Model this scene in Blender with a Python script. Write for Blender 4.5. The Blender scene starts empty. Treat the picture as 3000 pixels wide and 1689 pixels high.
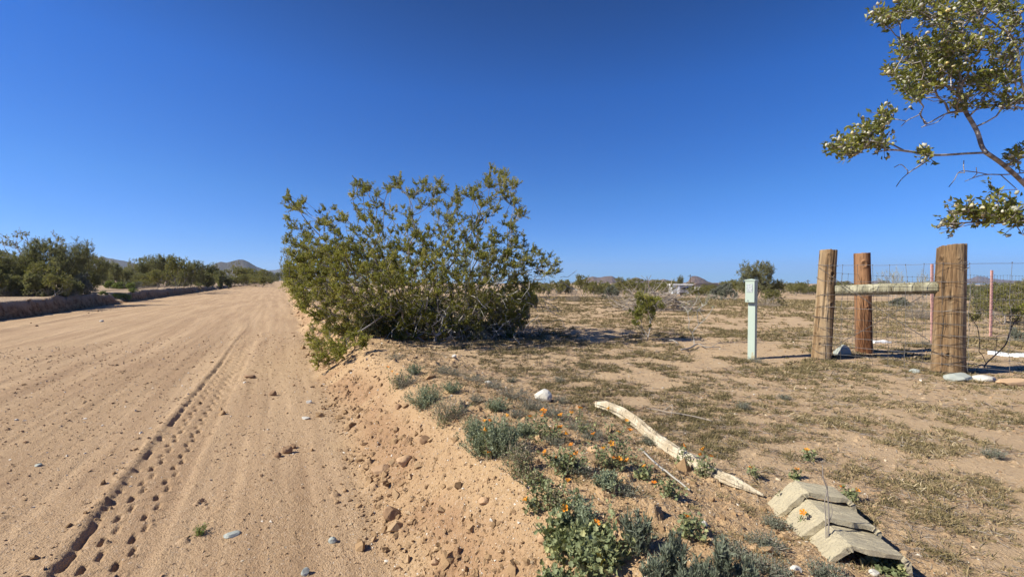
import bpy, math, random
import numpy as np
from mathutils import Vector, noise as mnoise

# ------------------------------------------------------------------ camera, world, sun, exposure
sc = bpy.context.scene
COL = sc.collection
F = 1250.0; CX = 1500.0; CY = 844.5          # focal length and centre in photograph pixels
PITCH = math.atan(23.5 / F); CAMZ = 1.1
cam_d = bpy.data.cameras.new('camera'); cam = bpy.data.objects.new('camera', cam_d); COL.objects.link(cam)
cam_d.sensor_width = 36.0; cam_d.lens = 36.0 * F / 3000.0
cam_d.clip_start = 0.05; cam_d.clip_end = 20000
cam.location = (0, 0, CAMZ); cam.rotation_euler = (math.pi / 2 - PITCH, 0, 0)
sc.camera = cam

SUN_EL = 40.0
SHADOW = 13.0                                   # shadows fall towards +X, turned this many degrees towards +Y
SKYTINT = [(0.0, (.23, .46, .98)), (1.0, (.10, .42, .66)), (.026, (.24, .47, .97)), (.072, (.25, .51, .87)), (.186, (.235, .59, .84)), (.39, (.14, .58, .89)), (.54, (.070, .40, .62))]
world = bpy.data.worlds.new('World'); sc.world = world; world.use_nodes = True
wn = world.node_tree; wn.nodes.clear()
sky = wn.nodes.new('ShaderNodeTexSky'); sky.sky_type = 'NISHITA'; sky.sun_disc = False
sky.sun_elevation = math.radians(SUN_EL); sky.sun_rotation = math.radians(270 - SHADOW)
sky.altitude = 1500; sky.air_density = 1.0; sky.dust_density = 0.0; sky.ozone_density = 4.0
bg = wn.nodes.new('ShaderNodeBackground'); bg.inputs['Strength'].default_value = 0.098
wo = wn.nodes.new('ShaderNodeOutputWorld')
hs = wn.nodes.new('ShaderNodeHueSaturation'); hs.inputs['Saturation'].default_value = 1.12; hs.inputs['Hue'].default_value = 0.516
wn.links.new(sky.outputs[0], hs.inputs['Color']); # clearer, bluer air low down than the model gives: tint by elevation
_g = wn.nodes.new('ShaderNodeNewGeometry'); _s = wn.nodes.new('ShaderNodeSeparateXYZ'); _r = wn.nodes.new('ShaderNodeValToRGB'); _m = wn.nodes.new('ShaderNodeMix')
_neg = wn.nodes.new('ShaderNodeMath'); _neg.operation = 'ABSOLUTE'
wn.links.new(_g.outputs['Incoming'], _s.inputs[0]); wn.links.new(_s.outputs[2], _neg.inputs[0]); wn.links.new(_neg.outputs[0], _r.inputs[0])
for _i, (_p, _c) in enumerate(SKYTINT):
    _e = _r.color_ramp.elements[_i] if _i < 2 else _r.color_ramp.elements.new(_p)
    _e.position = _p; _e.color = (*_c, 1)
_m.data_type = 'RGBA'; _m.blend_type = 'MULTIPLY'; _m.inputs[0].default_value = 1
wn.links.new(hs.outputs[0], _m.inputs[6]); wn.links.new(_r.outputs[0], _m.inputs[7]); wn.links.new(_m.outputs[2], bg.inputs['Color']); wn.links.new(bg.outputs[0], wo.inputs['Surface'])
sd = bpy.data.lights.new('sun', 'SUN'); sd.energy = 5.0; sd.angle = math.radians(0.53); sd.color = (1.0, 0.94, 0.79)
sun = bpy.data.objects.new('sun', sd); COL.objects.link(sun)
_e = math.radians(SUN_EL); _a = math.radians(SHADOW)
sdir = Vector((math.cos(_e) * math.cos(_a), math.cos(_e) * math.sin(_a), -math.sin(_e)))
sun.rotation_euler = sdir.to_track_quat('-Z', 'Y').to_euler(); sun.location = (-30, -8, 30)
sc.view_settings.view_transform = 'Standard'; sc.view_settings.look = 'None'
sc.view_settings.exposure = 0.75; sc.view_settings.gamma = 1.0

# ------------------------------------------------------------------ helpers
def tag(o, label=None, cat=None, group=None, kind=None):
    if label: o['label'] = label
    if cat: o['category'] = cat
    if group: o['group'] = group
    if kind: o['kind'] = kind
    return o

def empty(name, loc=(0, 0, 0), label=None, cat=None, group=None, rz=0.0, s=1.0):
    o = bpy.data.objects.new(name, None); COL.objects.link(o)
    o.location = loc; o.rotation_euler = (0, 0, rz); o.scale = (s, s, s) if not hasattr(s, '__len__') else s
    o.empty_display_size = 0.1
    return tag(o, label, cat, group)

def copy_tree(o, parent=None):
    c = o.copy(); COL.objects.link(c); c.parent = parent
    for ch in o.children: copy_tree(ch, c)
    return c

def mesh_obj(name, V, faces, mat, parent=None, smooth=False, attrs=None):
    """V (n,3); faces: list of int arrays (m,k); attrs: name -> per-vertex floats"""
    V = np.ascontiguousarray(V, dtype=np.float32)
    me = bpy.data.meshes.new(name)
    me.vertices.add(len(V)); me.vertices.foreach_set('co', V.ravel())
    faces = [np.asarray(f, dtype=np.int32) for f in faces if len(f)]
    nl = sum(f.size for f in faces); npoly = sum(len(f) for f in faces)
    me.loops.add(nl); me.polygons.add(npoly)
    me.loops.foreach_set('vertex_index', np.concatenate([f.ravel() for f in faces]))
    tot = np.concatenate([np.full(len(f), f.shape[1], np.int32) for f in faces])
    st = np.concatenate([[0], np.cumsum(tot)[:-1]]).astype(np.int32)
    me.polygons.foreach_set('loop_start', st)
    try: me.polygons.foreach_set('loop_total', tot)
    except Exception: pass
    me.polygons.foreach_set('use_smooth', np.full(npoly, smooth, bool))
    for k, a in (attrs or {}).items():
        at_ = me.attributes.new(k, 'FLOAT', 'POINT'); at_.data.foreach_set('value', np.ascontiguousarray(a, dtype=np.float32))
    me.update(calc_edges=True)
    if mat: me.materials.append(mat)
    o = bpy.data.objects.new(name, me); COL.objects.link(o); o.parent = parent
    return o

class MB:
    """collects pieces and links them as ONE mesh object"""
    def __init__(s): s.V = []; s.F = {}; s.A = []; s.n = 0
    def add(s, V, faces, v=0.5):
        V = np.asarray(V, float); k = len(V)
        s.V.append(V); s.A.append(np.broadcast_to(np.asarray(v, float), (k,)))
        for f in faces:
            f = np.asarray(f, int)
            if len(f): s.F.setdefault(f.shape[1], []).append(f + s.n)
        s.n += k; return s
    def box(s, c, d, R=None, v=0.5):
        V = np.array([[x, y, z] for x in (-.5, .5) for y in (-.5, .5) for z in (-.5, .5)]) * np.array(d)
        if R is not None: V = V @ np.asarray(R).T
        return s.add(V + np.array(c), [[(0, 1, 3, 2), (4, 6, 7, 5), (0, 4, 5, 1), (2, 3, 7, 6), (0, 2, 6, 4), (1, 5, 7, 3)]], v)
    def build(s, name, mat, parent=None, smooth=False):
        return mesh_obj(name, np.concatenate(s.V), [np.concatenate(f) for f in s.F.values()], mat, parent, smooth, {'v': np.concatenate(s.A)})

def norm(a): return a / np.maximum(np.linalg.norm(a, axis=-1, keepdims=True), 1e-9)

def basis(d, up=None, rng=None):
    d = norm(d)
    if up is None:
        up = rng.normal(size=d.shape) if rng is not None else np.where(np.abs(d[:, 2:3]) < .9, [[0, 0, 1.]], [[1., 0, 0]])
    u = norm(np.cross(up, d)); w = np.cross(d, u)
    return d, u, w

def frusta(A, B, ra, rb, n=5):
    """independent tapered segments -> V, quads"""
    A = np.asarray(A, float); B = np.asarray(B, float); m = len(A)
    d, u, w = basis(B - A)
    t = np.arange(n) * 2 * np.pi / n
    c = np.cos(t)[None, :, None]; s_ = np.sin(t)[None, :, None]
    ring = u[:, None] * c + w[:, None] * s_
    V = np.stack([A[:, None] + ring * np.reshape(ra, (-1, 1, 1)), B[:, None] + ring * np.reshape(rb, (-1, 1, 1))], 1)
    i = np.arange(n); j = (i + 1) % n
    q = np.stack([i, j, j + n, i + n], 1)
    Q = (q[None] + (np.arange(m) * 2 * n)[:, None, None]).reshape(-1, 4)
    return V.reshape(-1, 3), Q

def tube(P, R, n=8, cap=True, amp=0.0, rng=None, squash=1.0):
    """one smooth tube along polyline P with radii R"""
    P = np.asarray(P, float); m = len(P); R = np.broadcast_to(np.asarray(R, float), (m,))
    T = norm(np.gradient(P, axis=0))
    up = np.array([0, 0, 1.]) if abs(T[0, 2]) < .9 else np.array([1., 0, 0])
    u = np.cross(up, T[0]); u /= np.linalg.norm(u)
    V = []
    for k in range(m):
        u = u - T[k] * np.dot(u, T[k]); u /= np.linalg.norm(u); w = np.cross(T[k], u)
        for i in range(n):
            a = 2 * math.pi * i / n
            r = R[k] * (1 + (rng.normal() * amp if rng is not None and amp else 0))
            V.append(P[k] + r * (math.cos(a) * u + math.sin(a) * w * squash))
    Q = [(k * n + i, k * n + (i + 1) % n, (k + 1) * n + (i + 1) % n, (k + 1) * n + i) for k in range(m - 1) for i in range(n)]
    faces = [Q]
    V = list(V)
    if cap:
        V.append(P[0]); V.append(P[-1]); a, b = m * n, m * n + 1
        faces.append([(a, (i + 1) % n, i) for i in range(n)] + [(b, (m - 1) * n + i, (m - 1) * n + (i + 1) % n) for i in range(n)])
    return np.array(V), faces

def spline(P, k=8):
    """Catmull-Rom through the points"""
    P = np.asarray(P, float); Q = np.vstack([2 * P[0] - P[1], P, 2 * P[-1] - P[-2]]); out = []
    for i in range(len(P) - 1):
        a, b, c, d = Q[i:i + 4]
        for t in np.linspace(0, 1, k, endpoint=False):
            out.append(.5 * ((2 * b) + (c - a) * t + (2 * a - 5 * b + 4 * c - d) * t * t + (-a + 3 * b - 3 * c + d) * t ** 3))
    out.append(P[-1]); return np.array(out)

def scatter(SV, SF, pos, X, Z, scale):
    """copies of a small shape with long axis X and normal near Z -> V, faces"""
    X = norm(X); Y = norm(np.cross(Z, X)); Z = np.cross(X, Y)
    n, k = len(pos), len(SV)
    sc_ = np.asarray(scale, float)
    if sc_.ndim == 1: sc_ = sc_[:, None]
    S = SV[None] * sc_[:, None, :] if sc_.shape[1] == 3 else SV[None] * sc_[:, None]
    V = S[..., 0:1] * X[:, None] + S[..., 1:2] * Y[:, None] + S[..., 2:3] * Z[:, None] + pos[:, None]
    out = []
    for f in SF:
        f = np.asarray(f, int)
        out.append((f[None] + (np.arange(n) * k)[:, None, None]).reshape(-1, f.shape[1]))
    return V.reshape(-1, 3), out

# value noise ---------------------------------------------------------------
def _h(ix, iy, seed):
    n = (ix.astype(np.int64) * 374761393 + iy.astype(np.int64) * 668265263 + seed * 1442695041) & 0xffffffff
    n = ((n ^ (n >> 13)) * 1274126177) & 0xffffffff
    n = ((n ^ (n >> 16)) * 2246822519) & 0xffffffff
    return ((n ^ (n >> 15)) & 0xffffff) / float(0xffffff)

def vn(x, y, seed=0):
    ix = np.floor(x); iy = np.floor(y); fx = x - ix; fy = y - iy
    fx = fx * fx * fx * (fx * (fx * 6 - 15) + 10); fy = fy * fy * fy * (fy * (fy * 6 - 15) + 10)
    ix = ix.astype(np.int64); iy = iy.astype(np.int64)
    a = _h(ix, iy, seed); b = _h(ix + 1, iy, seed); c = _h(ix, iy + 1, seed); d = _h(ix + 1, iy + 1, seed)
    return (a + (b - a) * fx) * (1 - fy) + (c + (d - c) * fx) * fy

def fbm(x, y, o=4, seed=0, g=.5):
    s = 0; a = 1; t = 0
    for k in range(o):
        s = s + a * (vn(x * 2 ** k + k * 17.3, y * 2 ** k + k * 5.7, seed + k) - .5); t += a; a *= g
    return 2 * s / t                           # about -1..1

def bumps(x, y, cell, prob, h, seed, el=1.0):
    """clods: rounded lumps, at most one in each cell"""
    gx = x / cell; gy = y / cell; ix = np.floor(gx).astype(np.int64); iy = np.floor(gy).astype(np.int64)
    r = .18 + .27 * _h(ix, iy, seed + 3)
    cx = r + (1 - 2 * r) * _h(ix, iy, seed + 1); cy = r + (1 - 2 * r) * _h(ix, iy, seed + 2)
    a = _h(ix, iy, seed + 5) * 3.14
    dx = gx - ix - cx; dy = gy - iy - cy
    u = dx * np.cos(a) + dy * np.sin(a); w = -dx * np.sin(a) + dy * np.cos(a)
    d2 = (u * u * (1.0 + el) + w * w * (1.6 + el)) / (r * r)
    on = _h(ix, iy, seed + 4) < prob
    k = np.clip(1 - d2 * (.75 + .6 * vn(x / cell * 3.1, y / cell * 3.1, seed + 7)), 0, 1) ** .38
    return np.where(on, k * r * h * cell * 2 * (.55 + .45 * _h(ix, iy, seed + 6) + .5 * (u * np.cos(a * 3) / r)) * (.75 + .5 * vn(x / cell * 6, y / cell * 6, seed + 8)), 0)

def sst(a, b, x):
    t = np.clip((x - a) / (b - a), 0, 1); return t * t * (3 - 2 * t)

NX, NY = .880, .475                              # unit normal of the road in plan; q across it, p along it
def qp(x, y): return NX * x + NY * y, NX * y - NY * x

def ground_h(x, y, fine=True):
    x = np.asarray(x, float); y = np.asarray(y, float)
    q, p = qp(x, y); d = np.hypot(x, y)
    near = np.clip(1 - (d - 14) / 16, 0, 1)
    # right hand bank and berm
    me = .10 * fbm(p * .7, q * .0 + 3.1, 3, 11) + .05 * fbm(p * 2.3, q * .8, 3, 12)
    qq = q + me * sst(1.5, 4, p)
    t = np.clip((qq - .40) / .80, 0, 1); s = t * t * (3 - 2 * t)
    cr_ = .11 + .035 * fbm(p * 1.1, p * 0 + 6.6, 3, 13)
    z = -.30 + (.30 + cr_) * s
    z = z - cr_ * sst(1.35, 2.15, qq)
    field = sst(1.5, 2.5, qq)
    z = z + field * (.035 * fbm(x * .45, y * .45, 3, 21))
    z = z - (.028 * np.clip(d - 22, 0, 75) + .0062 * np.clip(d - 97, 0, 9e9)) * sst(3, 12, q)
    bank = sst(.35, .55, qq) * (1 - sst(2.0, 2.7, qq))
    top_ = sst(1.0, 1.3, qq)
    # left hand cut bank
    ed = -9.0 + .30 * fbm(p * .16, 0 * p + 1.7, 3, 31) + .22 * fbm(p * 1.1, 0 * p + 9.2, 4, 32) + .10 * fbm(p * 4.5, q * 2, 3, 37)
    hl = (.66 - .35 * sst(55, 130, p)) + .05 * fbm(x * .35, y * .35, 3, 33)
    gap = np.exp(-((p - 35.4) / 1.3) ** 2) * np.exp(-((q + 9.5) / 3.2) ** 2)
    hl = hl * (1 - .8 * gap)
    L = 1 - sst(ed - .05, ed + .20 + .12 * vn(p * 1.7, q * 2, 35), q)
    face = np.exp(-((q - ed - .08) / .16) ** 2)
    z = z + hl * L + face * hl * .36 * fbm(p * 1.3 + q * 2.0, q * 9 - p * .8, 4, 36)
    z = z + .12 * (1 - sst(ed - 1.2, ed - .1, q)) * 0
    z = z - .0008 * np.clip(-q - 12, 0, 400) * 0
    road = (1 - sst(.30, .50, qq)) * (1 - L)
    z = z + road * (.035 * (1 - ((q + 4.2) / 4.6) ** 2).clip(-1, 1))
    z = z + road * (.010 * fbm(q * 1.6, p * .12, 3, 41) + .006 * fbm(q * 9, p * .5, 2, 42))
    z = z + road * .022 * np.exp(-((q + 6.9 + .25 * fbm(p * .2, p * 0, 2, 43)) / .22) ** 2) * (.5 + vn(p * 3, q * 3, 44))
    if not fine: return z
    # tyre track --------------------------------------------------------------
    on = road * sst(-4, 1.0, p) * (1 - .55 * sst(7, 16, p)) * near
    qt = q - .045 * fbm(p * .35, p * 0 + 4.4, 2, 51) - .012 * sst(4, 12, p) * 4
    tr = sst(-.985, -.955, qt) * (1 - sst(-.60, -.54, qt))
    z = z - on * tr * (.011 + .006 * fbm(p * 1.1, q * 2, 2, 52))
    z = z + on * .009 * np.exp(-((qt + 1.01) / .028) ** 2) * (.4 + vn(p * 6, q * 9, 53))
    per = .125
    for (qc, ph, w, L_) in ((-.842, .22, .0135, .70), (-.705, .62, .0130, .68)):
        fr = (p + .012 * fbm(p * 5 + ph * 9, q * 0, 2, 56) + (qt - qc) * .5) / per + ph; fr = fr - np.floor(fr)
        cell_ = np.floor((p + .012 * fbm(p * 5 + ph * 9, q * 0, 2, 56) + (qt - qc) * .5) / per + ph); qc = qc + .017 * (2 * (cell_ % 2) - 1) + .008 * (_h(cell_.astype(np.int64), cell_.astype(np.int64) * 0, 57) - .5)
        pit = sst(0, .08, fr) * (1 - sst(L_, L_ + .12, fr)) * np.exp(-((qt - qc) / w) ** 4) * (.50 + .50 * _h(cell_.astype(np.int64), cell_.astype(np.int64) * 0 + 3, 58))
        z = z - on * pit * (.020 + .014 * vn(p * 5, q * 5, 54)) * sst(.02, .16, vn(p * 5, q * 4, 55))
    fr = (p - (qt + .7) * .35) / (per) + .35; fr = fr - np.floor(fr)
    scarp = np.exp(-((qt + .945 + .012 * fbm(p * 9, q * 0, 2, 59)) / .013) ** 2) * sst(.40, .60, vn(p * 9.5, q * 0 + 2, 60) * .55 + vn(p * 31, q * 20, 67) * .45 + .04)
    z = z - on * scarp * .024
    z = z + on * np.exp(-((qt + 1.0) / .05) ** 2) * (bumps(x + 2, y, .035, .5, .5, 191) + .006 * fbm(x * 30, y * 30, 3, 68))
    rib = np.exp(-((fr - .5) / .07) ** 2) * sst(-.92, -.86, qt) * (1 - sst(-.60, -.55, qt))
    z = z + on * rib * .008 * sst(.2, .5, vn(p * 3, q * 4, 78)) + on * rib * .012 * (qt > -.70) * sst(4, 6, p)
    for (q0, wd, ph, am) in ((-2.55, .16, .3, .0045), (-3.75, .15, .1, .0035), (-5.3, .17, .6, .004)):
        q1 = q - q0 - .22 * fbm(p * .09, p * 0 + q0, 2, 69); bd = sst(-wd - .02, -wd, q1) * (1 - sst(wd, wd + .02, q1)) * sst(.35, .6, vn(p * .35, q * 0 + q0, 70)) * road * near
        fr = (p + np.abs(q1) * .9) / .075 + ph; fr = fr - np.floor(fr)
        z = z - bd * (am * .8 + am * sst(.45, .55, fr) + .5 * am * (np.abs(q1) < .02))
    # older faint tracks and grader lines
    lg = 1 - sst(-1.4, -1.0, q)
    z = z + road * near * ((.0008 + .0022 * lg) * fbm(q * 26, p * .7, 3, 61) + .004 * fbm(x * 7, y * 7, 3, 62) + .0022 * fbm(x * 38, y * 38, 3, 63))
    ln = sst(.52, .62, vn(q * 3.1, p * .15, 65))
    z = z + road * near * ln * lg * .005 * fbm(q * 40, p * 1.2, 2, 66)
    # clods and grit as true relief
    cl = sst(.45, .75, vn(x * 1.6, y * 1.6, 71))
    z = z + road * near * (cl * bumps(x, y, .10, .05, .30, 101) + (.4 + .6 * cl) * bumps(x + 5, y, .045, .20, .30, 111) + bumps(x + 3, y, .020, .40, .32, 121))
    rub = np.exp(-((qq - .68 - .1 * fbm(p * .8, p * 0, 2, 73)) / .17) ** 2) * sst(.30, .55, vn(x * 1.2, y * 1.2, 74))
    z = z + bank * near * (.016 * fbm(x * 3.2, y * 3.2, 4, 72) + .007 * fbm(x * 14, y * 14, 3, 75))
    z = z + bank * near * (.25 + .75 * np.maximum(rub, .6 * top_ * cl)) * (bumps(x, y, .17, .28, .50, 131) + bumps(x + 2, y + 1, .085, .34, .52, 141) + bumps(x, y + 4, .04, .40, .45, 151))
    z = z + bank * near * (bumps(x + 1, y + 7, .020, .5, .42, 161) + .003 * fbm(x * 45, y * 45, 3, 162))
    # ledges on the face of the bank running along the road
    z = z + bank * near * sst(.7, .95, qq) * (1 - sst(1.3, 1.5, qq)) * .022 * (np.abs(fbm(q * 5.0, p * 1.4, 3, 76)) - .3)
    pit = sst(.60, .70, vn(x * 7, y * 7, 77)) * rub
    z = z - bank * near * pit * .022
    z = z + field * near * (.006 * fbm(x * 6, y * 6, 3, 81) + bumps(x, y, .06, .20, .35, 171) + bumps(x, y + 3, .025, .35, .35, 181))
    z = z + L * np.exp(-np.clip(ed - q, 0, 9) / .5) * .10 * fbm(x * 1.8, y * 1.8, 4, 82)
    far_ = 1 - near
    z = z + (L + field) * far_ * .02 * fbm(x * .9, y * .9, 2, 83)
    return z

def gz(x, y): return float(ground_h(np.array([x]), np.array([y]))[0])

def ray(px, py):
    dx, dy = (px - CX) / F, (CY - py) / F
    c, s = math.cos(PITCH), math.sin(PITCH)
    return np.array([dx, c + dy * s, -s + dy * c])

def at(px, py, Y):
    r = ray(px, py); return np.array([0, 0, CAMZ]) + r * (Y / r[1])

def gnd(px, py):
    """where the line of sight meets the terrain"""
    r = ray(px, py); Y = np.geomspace(.8, 400, 1500); P = r[None] * (Y / r[1])[:, None]
    below = P[:, 2] + CAMZ < ground_h(P[:, 0], P[:, 1], False)
    i = int(np.argmax(below)) if below.any() else len(Y) - 1
    x, y = P[i, 0], P[i, 1]
    return np.array([x, y, gz(x, y)])

def litter(x, y):
    """how much dry plant litter covers the ground, 0..1"""
    q, p = qp(x, y)
    a = fbm(x * .55, y * .8, 3, 201) * .9 + fbm(x * 2.6, y * 3.6, 3, 202) * .9
    b = sst(-.22, .24, a + .13) * (.30 + .70 * sst(-.30, .30, fbm(x * 8 + y * 1.2, y * 12, 3, 204) + .16))
    d = np.hypot(x, y)
    for (cx, cy, rx, ry, k) in SANDY:
        b = b * (1 - k * np.exp(-(((x - cx) / rx) ** 2 + ((y - cy) / ry) ** 2)))
    b = b * sst(1.65, 2.35, q + .35 * fbm(x * 1.5, y * 1.5, 2, 203))
    return b
SANDY = [(3.9, 4.2, 1.3, .5, .85), (2.6, 7.0, 1.6, .25, .4), (4.8, 3.6, 1.0, .7, .6), (2.9, 2.4, .5, .25, .6), (-.2, 5.6, .9, .4, .6), (3.0, 3.5, 1.2, .22, .5),
         (1.2, 9.2, 3.0, .5, .75), (4.5, 10.5, 5, .5, .5), (0, 14, 6, .6, .6), (7, 5.1, 1.5, .35, .6)]
# ------------------------------------------------------------------ materials
def new_mat(name):
    m = bpy.data.materials.new(name); m.use_nodes = True; nt = m.node_tree
    b = nt.nodes['Principled BSDF']; b.inputs['Specular IOR Level'].default_value = .25
    return m, nt, b
def N(nt, t, **kw):
    n = nt.nodes.new(t)
    for k, v in kw.items():
        if k in n.inputs: n.inputs[k].default_value = v
        else: setattr(n, k, v)
    return n
def ramp(nt, fac, stops):
    r = nt.nodes.new('ShaderNodeValToRGB'); e = r.color_ramp.elements
    while len(e) < len(stops): e.new(.5)
    for i, (p, c) in enumerate(stops):
        e[i].position = p; e[i].color = (c[0], c[1], c[2], 1) if hasattr(c, '__len__') else (c, c, c, 1)
    nt.links.new(fac, r.inputs[0]); return r.outputs[0]
def mix(nt, f, a, b, mode='MIX'):
    m = nt.nodes.new('ShaderNodeMix'); m.data_type = 'RGBA'; m.blend_type = mode
    for s, v in ((m.inputs[0], f), (m.inputs[6], a), (m.inputs[7], b)):
        if hasattr(v, 'is_linked'): nt.links.new(v, s)
        else: s.default_value = v if not hasattr(v, '__len__') else (v[0], v[1], v[2], 1)
    return m.outputs[2]
def math_(nt, op, a, b=0.0):
    m = nt.nodes.new('ShaderNodeMath'); m.operation = op
    for s, v in ((m.inputs[0], a), (m.inputs[1], b)):
        if hasattr(v, 'is_linked'): nt.links.new(v, s)
        else: s.default_value = v
    return m.outputs[0]
def coords(nt, scale=(1, 1, 1), rot=(0, 0, 0)):
    tc = nt.nodes.new('ShaderNodeTexCoord'); mp = nt.nodes.new('ShaderNodeMapping')
    mp.inputs['Scale'].default_value = scale; mp.inputs['Rotation'].default_value = rot
    nt.links.new(tc.outputs['Object'], mp.inputs[0]); return mp.outputs[0]
def noise(nt, co, scale, detail=4, rough=.55):
    n = N(nt, 'ShaderNodeTexNoise', Scale=scale, Detail=detail, Roughness=rough); nt.links.new(co, n.inputs['Vector']); return n.outputs[0]
def attr(nt, name):
    a = nt.nodes.new('ShaderNodeAttribute'); a.attribute_name = name; return a.outputs['Fac']
def bump(nt, b, h, strength=.5, dist=.01):
    n = N(nt, 'ShaderNodeBump', Strength=strength, Distance=dist); nt.links.new(h, n.inputs['Height']); nt.links.new(n.outputs[0], b.inputs['Normal'])

ROAD_ROT = (0, 0, math.atan2(NY, NX))
def mat_ground():
    m, nt, b = new_mat('desert soil')
    co = coords(nt); b.inputs['Roughness'].default_value = .95; b.inputs['Specular IOR Level'].default_value = .1
    bank, lit, road, left, red, rub = (attr(nt, k) for k in ('bank', 'litter', 'road', 'left', 'red', 'rubble'))
    big = noise(nt, co, .5, 4); med = noise(nt, co, 3.0, 5); fine = noise(nt, co, 40, 5, .7); grit = noise(nt, co, 160, 3, .8)
    sand = mix(nt, med, (.54, .40, .255), (.45, .325, .205))
    col = mix(nt, bank, sand, mix(nt, big, (.52, .37, .22), (.45, .305, .175)))
    # road: greyer, streaked along its length
    cr = coords(nt, (1, 1, 1), (0, 0, -ROAD_ROT[2]))
    mp = nt.nodes.new('ShaderNodeMapping'); mp.inputs['Scale'].default_value = (1.6, .09, 1); nt.links.new(cr, mp.inputs[0])
    streak = noise(nt, mp.outputs[0], 2.2, 5, .6)
    rc = mix(nt, ramp(nt, streak, [(.38, 0), (.62, 1)]), (.52, .37, .235), (.37, .25, .155))
    rc = mix(nt, ramp(nt, big, [(.35, 0), (.7, .5)]), rc, (.50, .36, .22))
    col = mix(nt, road, col, rc)
    lf = mix(nt, med, (.47, .37, .27), (.36, .27, .19))
    col = mix(nt, left, col, lf)
    # cut face of the left bank: redder soil, its shade mottled into the colour
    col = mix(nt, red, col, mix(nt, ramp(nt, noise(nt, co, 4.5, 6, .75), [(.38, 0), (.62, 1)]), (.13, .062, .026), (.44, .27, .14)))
    col = mix(nt, rub, col, mix(nt, med, (.40, .25, .145), (.28, .165, .095)))
    lc = mix(nt, noise(nt, co, 9, 4, .7), (.40, .265, .165), (.27, .175, .105))
    lc = mix(nt, ramp(nt, noise(nt, co, 1.1, 3), [(.42, 0), (.62, .55)]), lc, (.27, .21, .125))
    lf2 = math_(nt, 'MULTIPLY', lit, ramp(nt, noise(nt, co, 22, 5, .75), [(.36, .15), (.60, .95)]))
    col = mix(nt, lf2, col, lc)
    # grains of different stone
    vo = N(nt, 'ShaderNodeTexVoronoi', Scale=110.0); nt.links.new(co, vo.inputs['Vector'])
    sp = nt.nodes.new('ShaderNodeSeparateColor'); nt.links.new(vo.outputs['Color'], sp.inputs[0])
    col = mix(nt, ramp(nt, sp.outputs[0], [(.0, .22), (.12, 0), (.88, 0), (1, .45)]), col, mix(nt, sp.outputs[1], (.70, .60, .50), (.26, .17, .12)))
    col = mix(nt, ramp(nt, fine, [(.3, .35), (.5, 0)]), col, (.27, .16, .09))
    col = mix(nt, 1.0, col, (.89, .875, .86), 'MULTIPLY')
    nt.links.new(col, b.inputs['Base Color'])
    h = math_(nt, 'ADD', math_(nt, 'MULTIPLY', fine, .014), math_(nt, 'MULTIPLY', grit, .005))
    h = math_(nt, 'ADD', h, math_(nt, 'MULTIPLY', vo.outputs['Distance'], -.006))
    bump(nt, b, h, .8, 1.0)
    return m

def mat_leaf(name, stops, transl=.3, rough=.6, spec=.3):
    m, nt, b = new_mat(name); v = attr(nt, 'v')
    c = ramp(nt, v, stops); nt.links.new(c, b.inputs['Base Color']); b.inputs['Roughness'].default_value = rough
    b.inputs['Specular IOR Level'].default_value = spec
    tr = nt.nodes.new('ShaderNodeBsdfTranslucent'); mx = nt.nodes.new('ShaderNodeMixShader'); mx.inputs[0].default_value = transl
    nt.links.new(mix(nt, .5, c, (.30, .30, .05)), tr.inputs['Color'])
    nt.links.new(b.outputs[0], mx.inputs[1]); nt.links.new(tr.outputs[0], mx.inputs[2])
    nt.links.new(mx.outputs[0], nt.nodes['Material Output'].inputs['Surface'])
    return m
def mat_var(name, stops, rough=.8, spec=.2, nscale=0, bmp=0, noise_amt=.4):
    m, nt, b = new_mat(name); f = attr(nt, 'v')
    if nscale:
        n = noise(nt, coords(nt), nscale, 5, .65)
        f = math_(nt, 'ADD', math_(nt, 'MULTIPLY', f, 1 - noise_amt), math_(nt, 'MULTIPLY', n, noise_amt))
        if bmp: bump(nt, b, n, .8, bmp)
    nt.links.new(ramp(nt, f, stops), b.inputs['Base Color']); b.inputs['Roughness'].default_value = rough; b.inputs['Specular IOR Level'].default_value = spec
    return m

def mat_wood(name, a, b_, dark, pale, zs=1.2):
    m, nt, b = new_mat(name)
    co = coords(nt, (44, 44, zs * 1.5)); g = noise(nt, co, 1.0, 6, .62)
    co2 = coords(nt, (9, 9, .5)); g2 = noise(nt, co2, 1.0, 3, .5)
    c = mix(nt, ramp(nt, g, [(.36, 0), (.60, 1)]), a, b_)
    c = mix(nt, ramp(nt, g2, [(.46, 0), (.66, .75)]), c, pale)
    c = mix(nt, ramp(nt, g, [(.33, 1), (.44, 0)]), c, dark)
    k = attr(nt, 'v')
    c = mix(nt, k, c, dark)
    nt.links.new(c, b.inputs['Base Color']); b.inputs['Roughness'].default_value = .85
    bump(nt, b, g, 1.0, .02)
    return m

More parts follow.
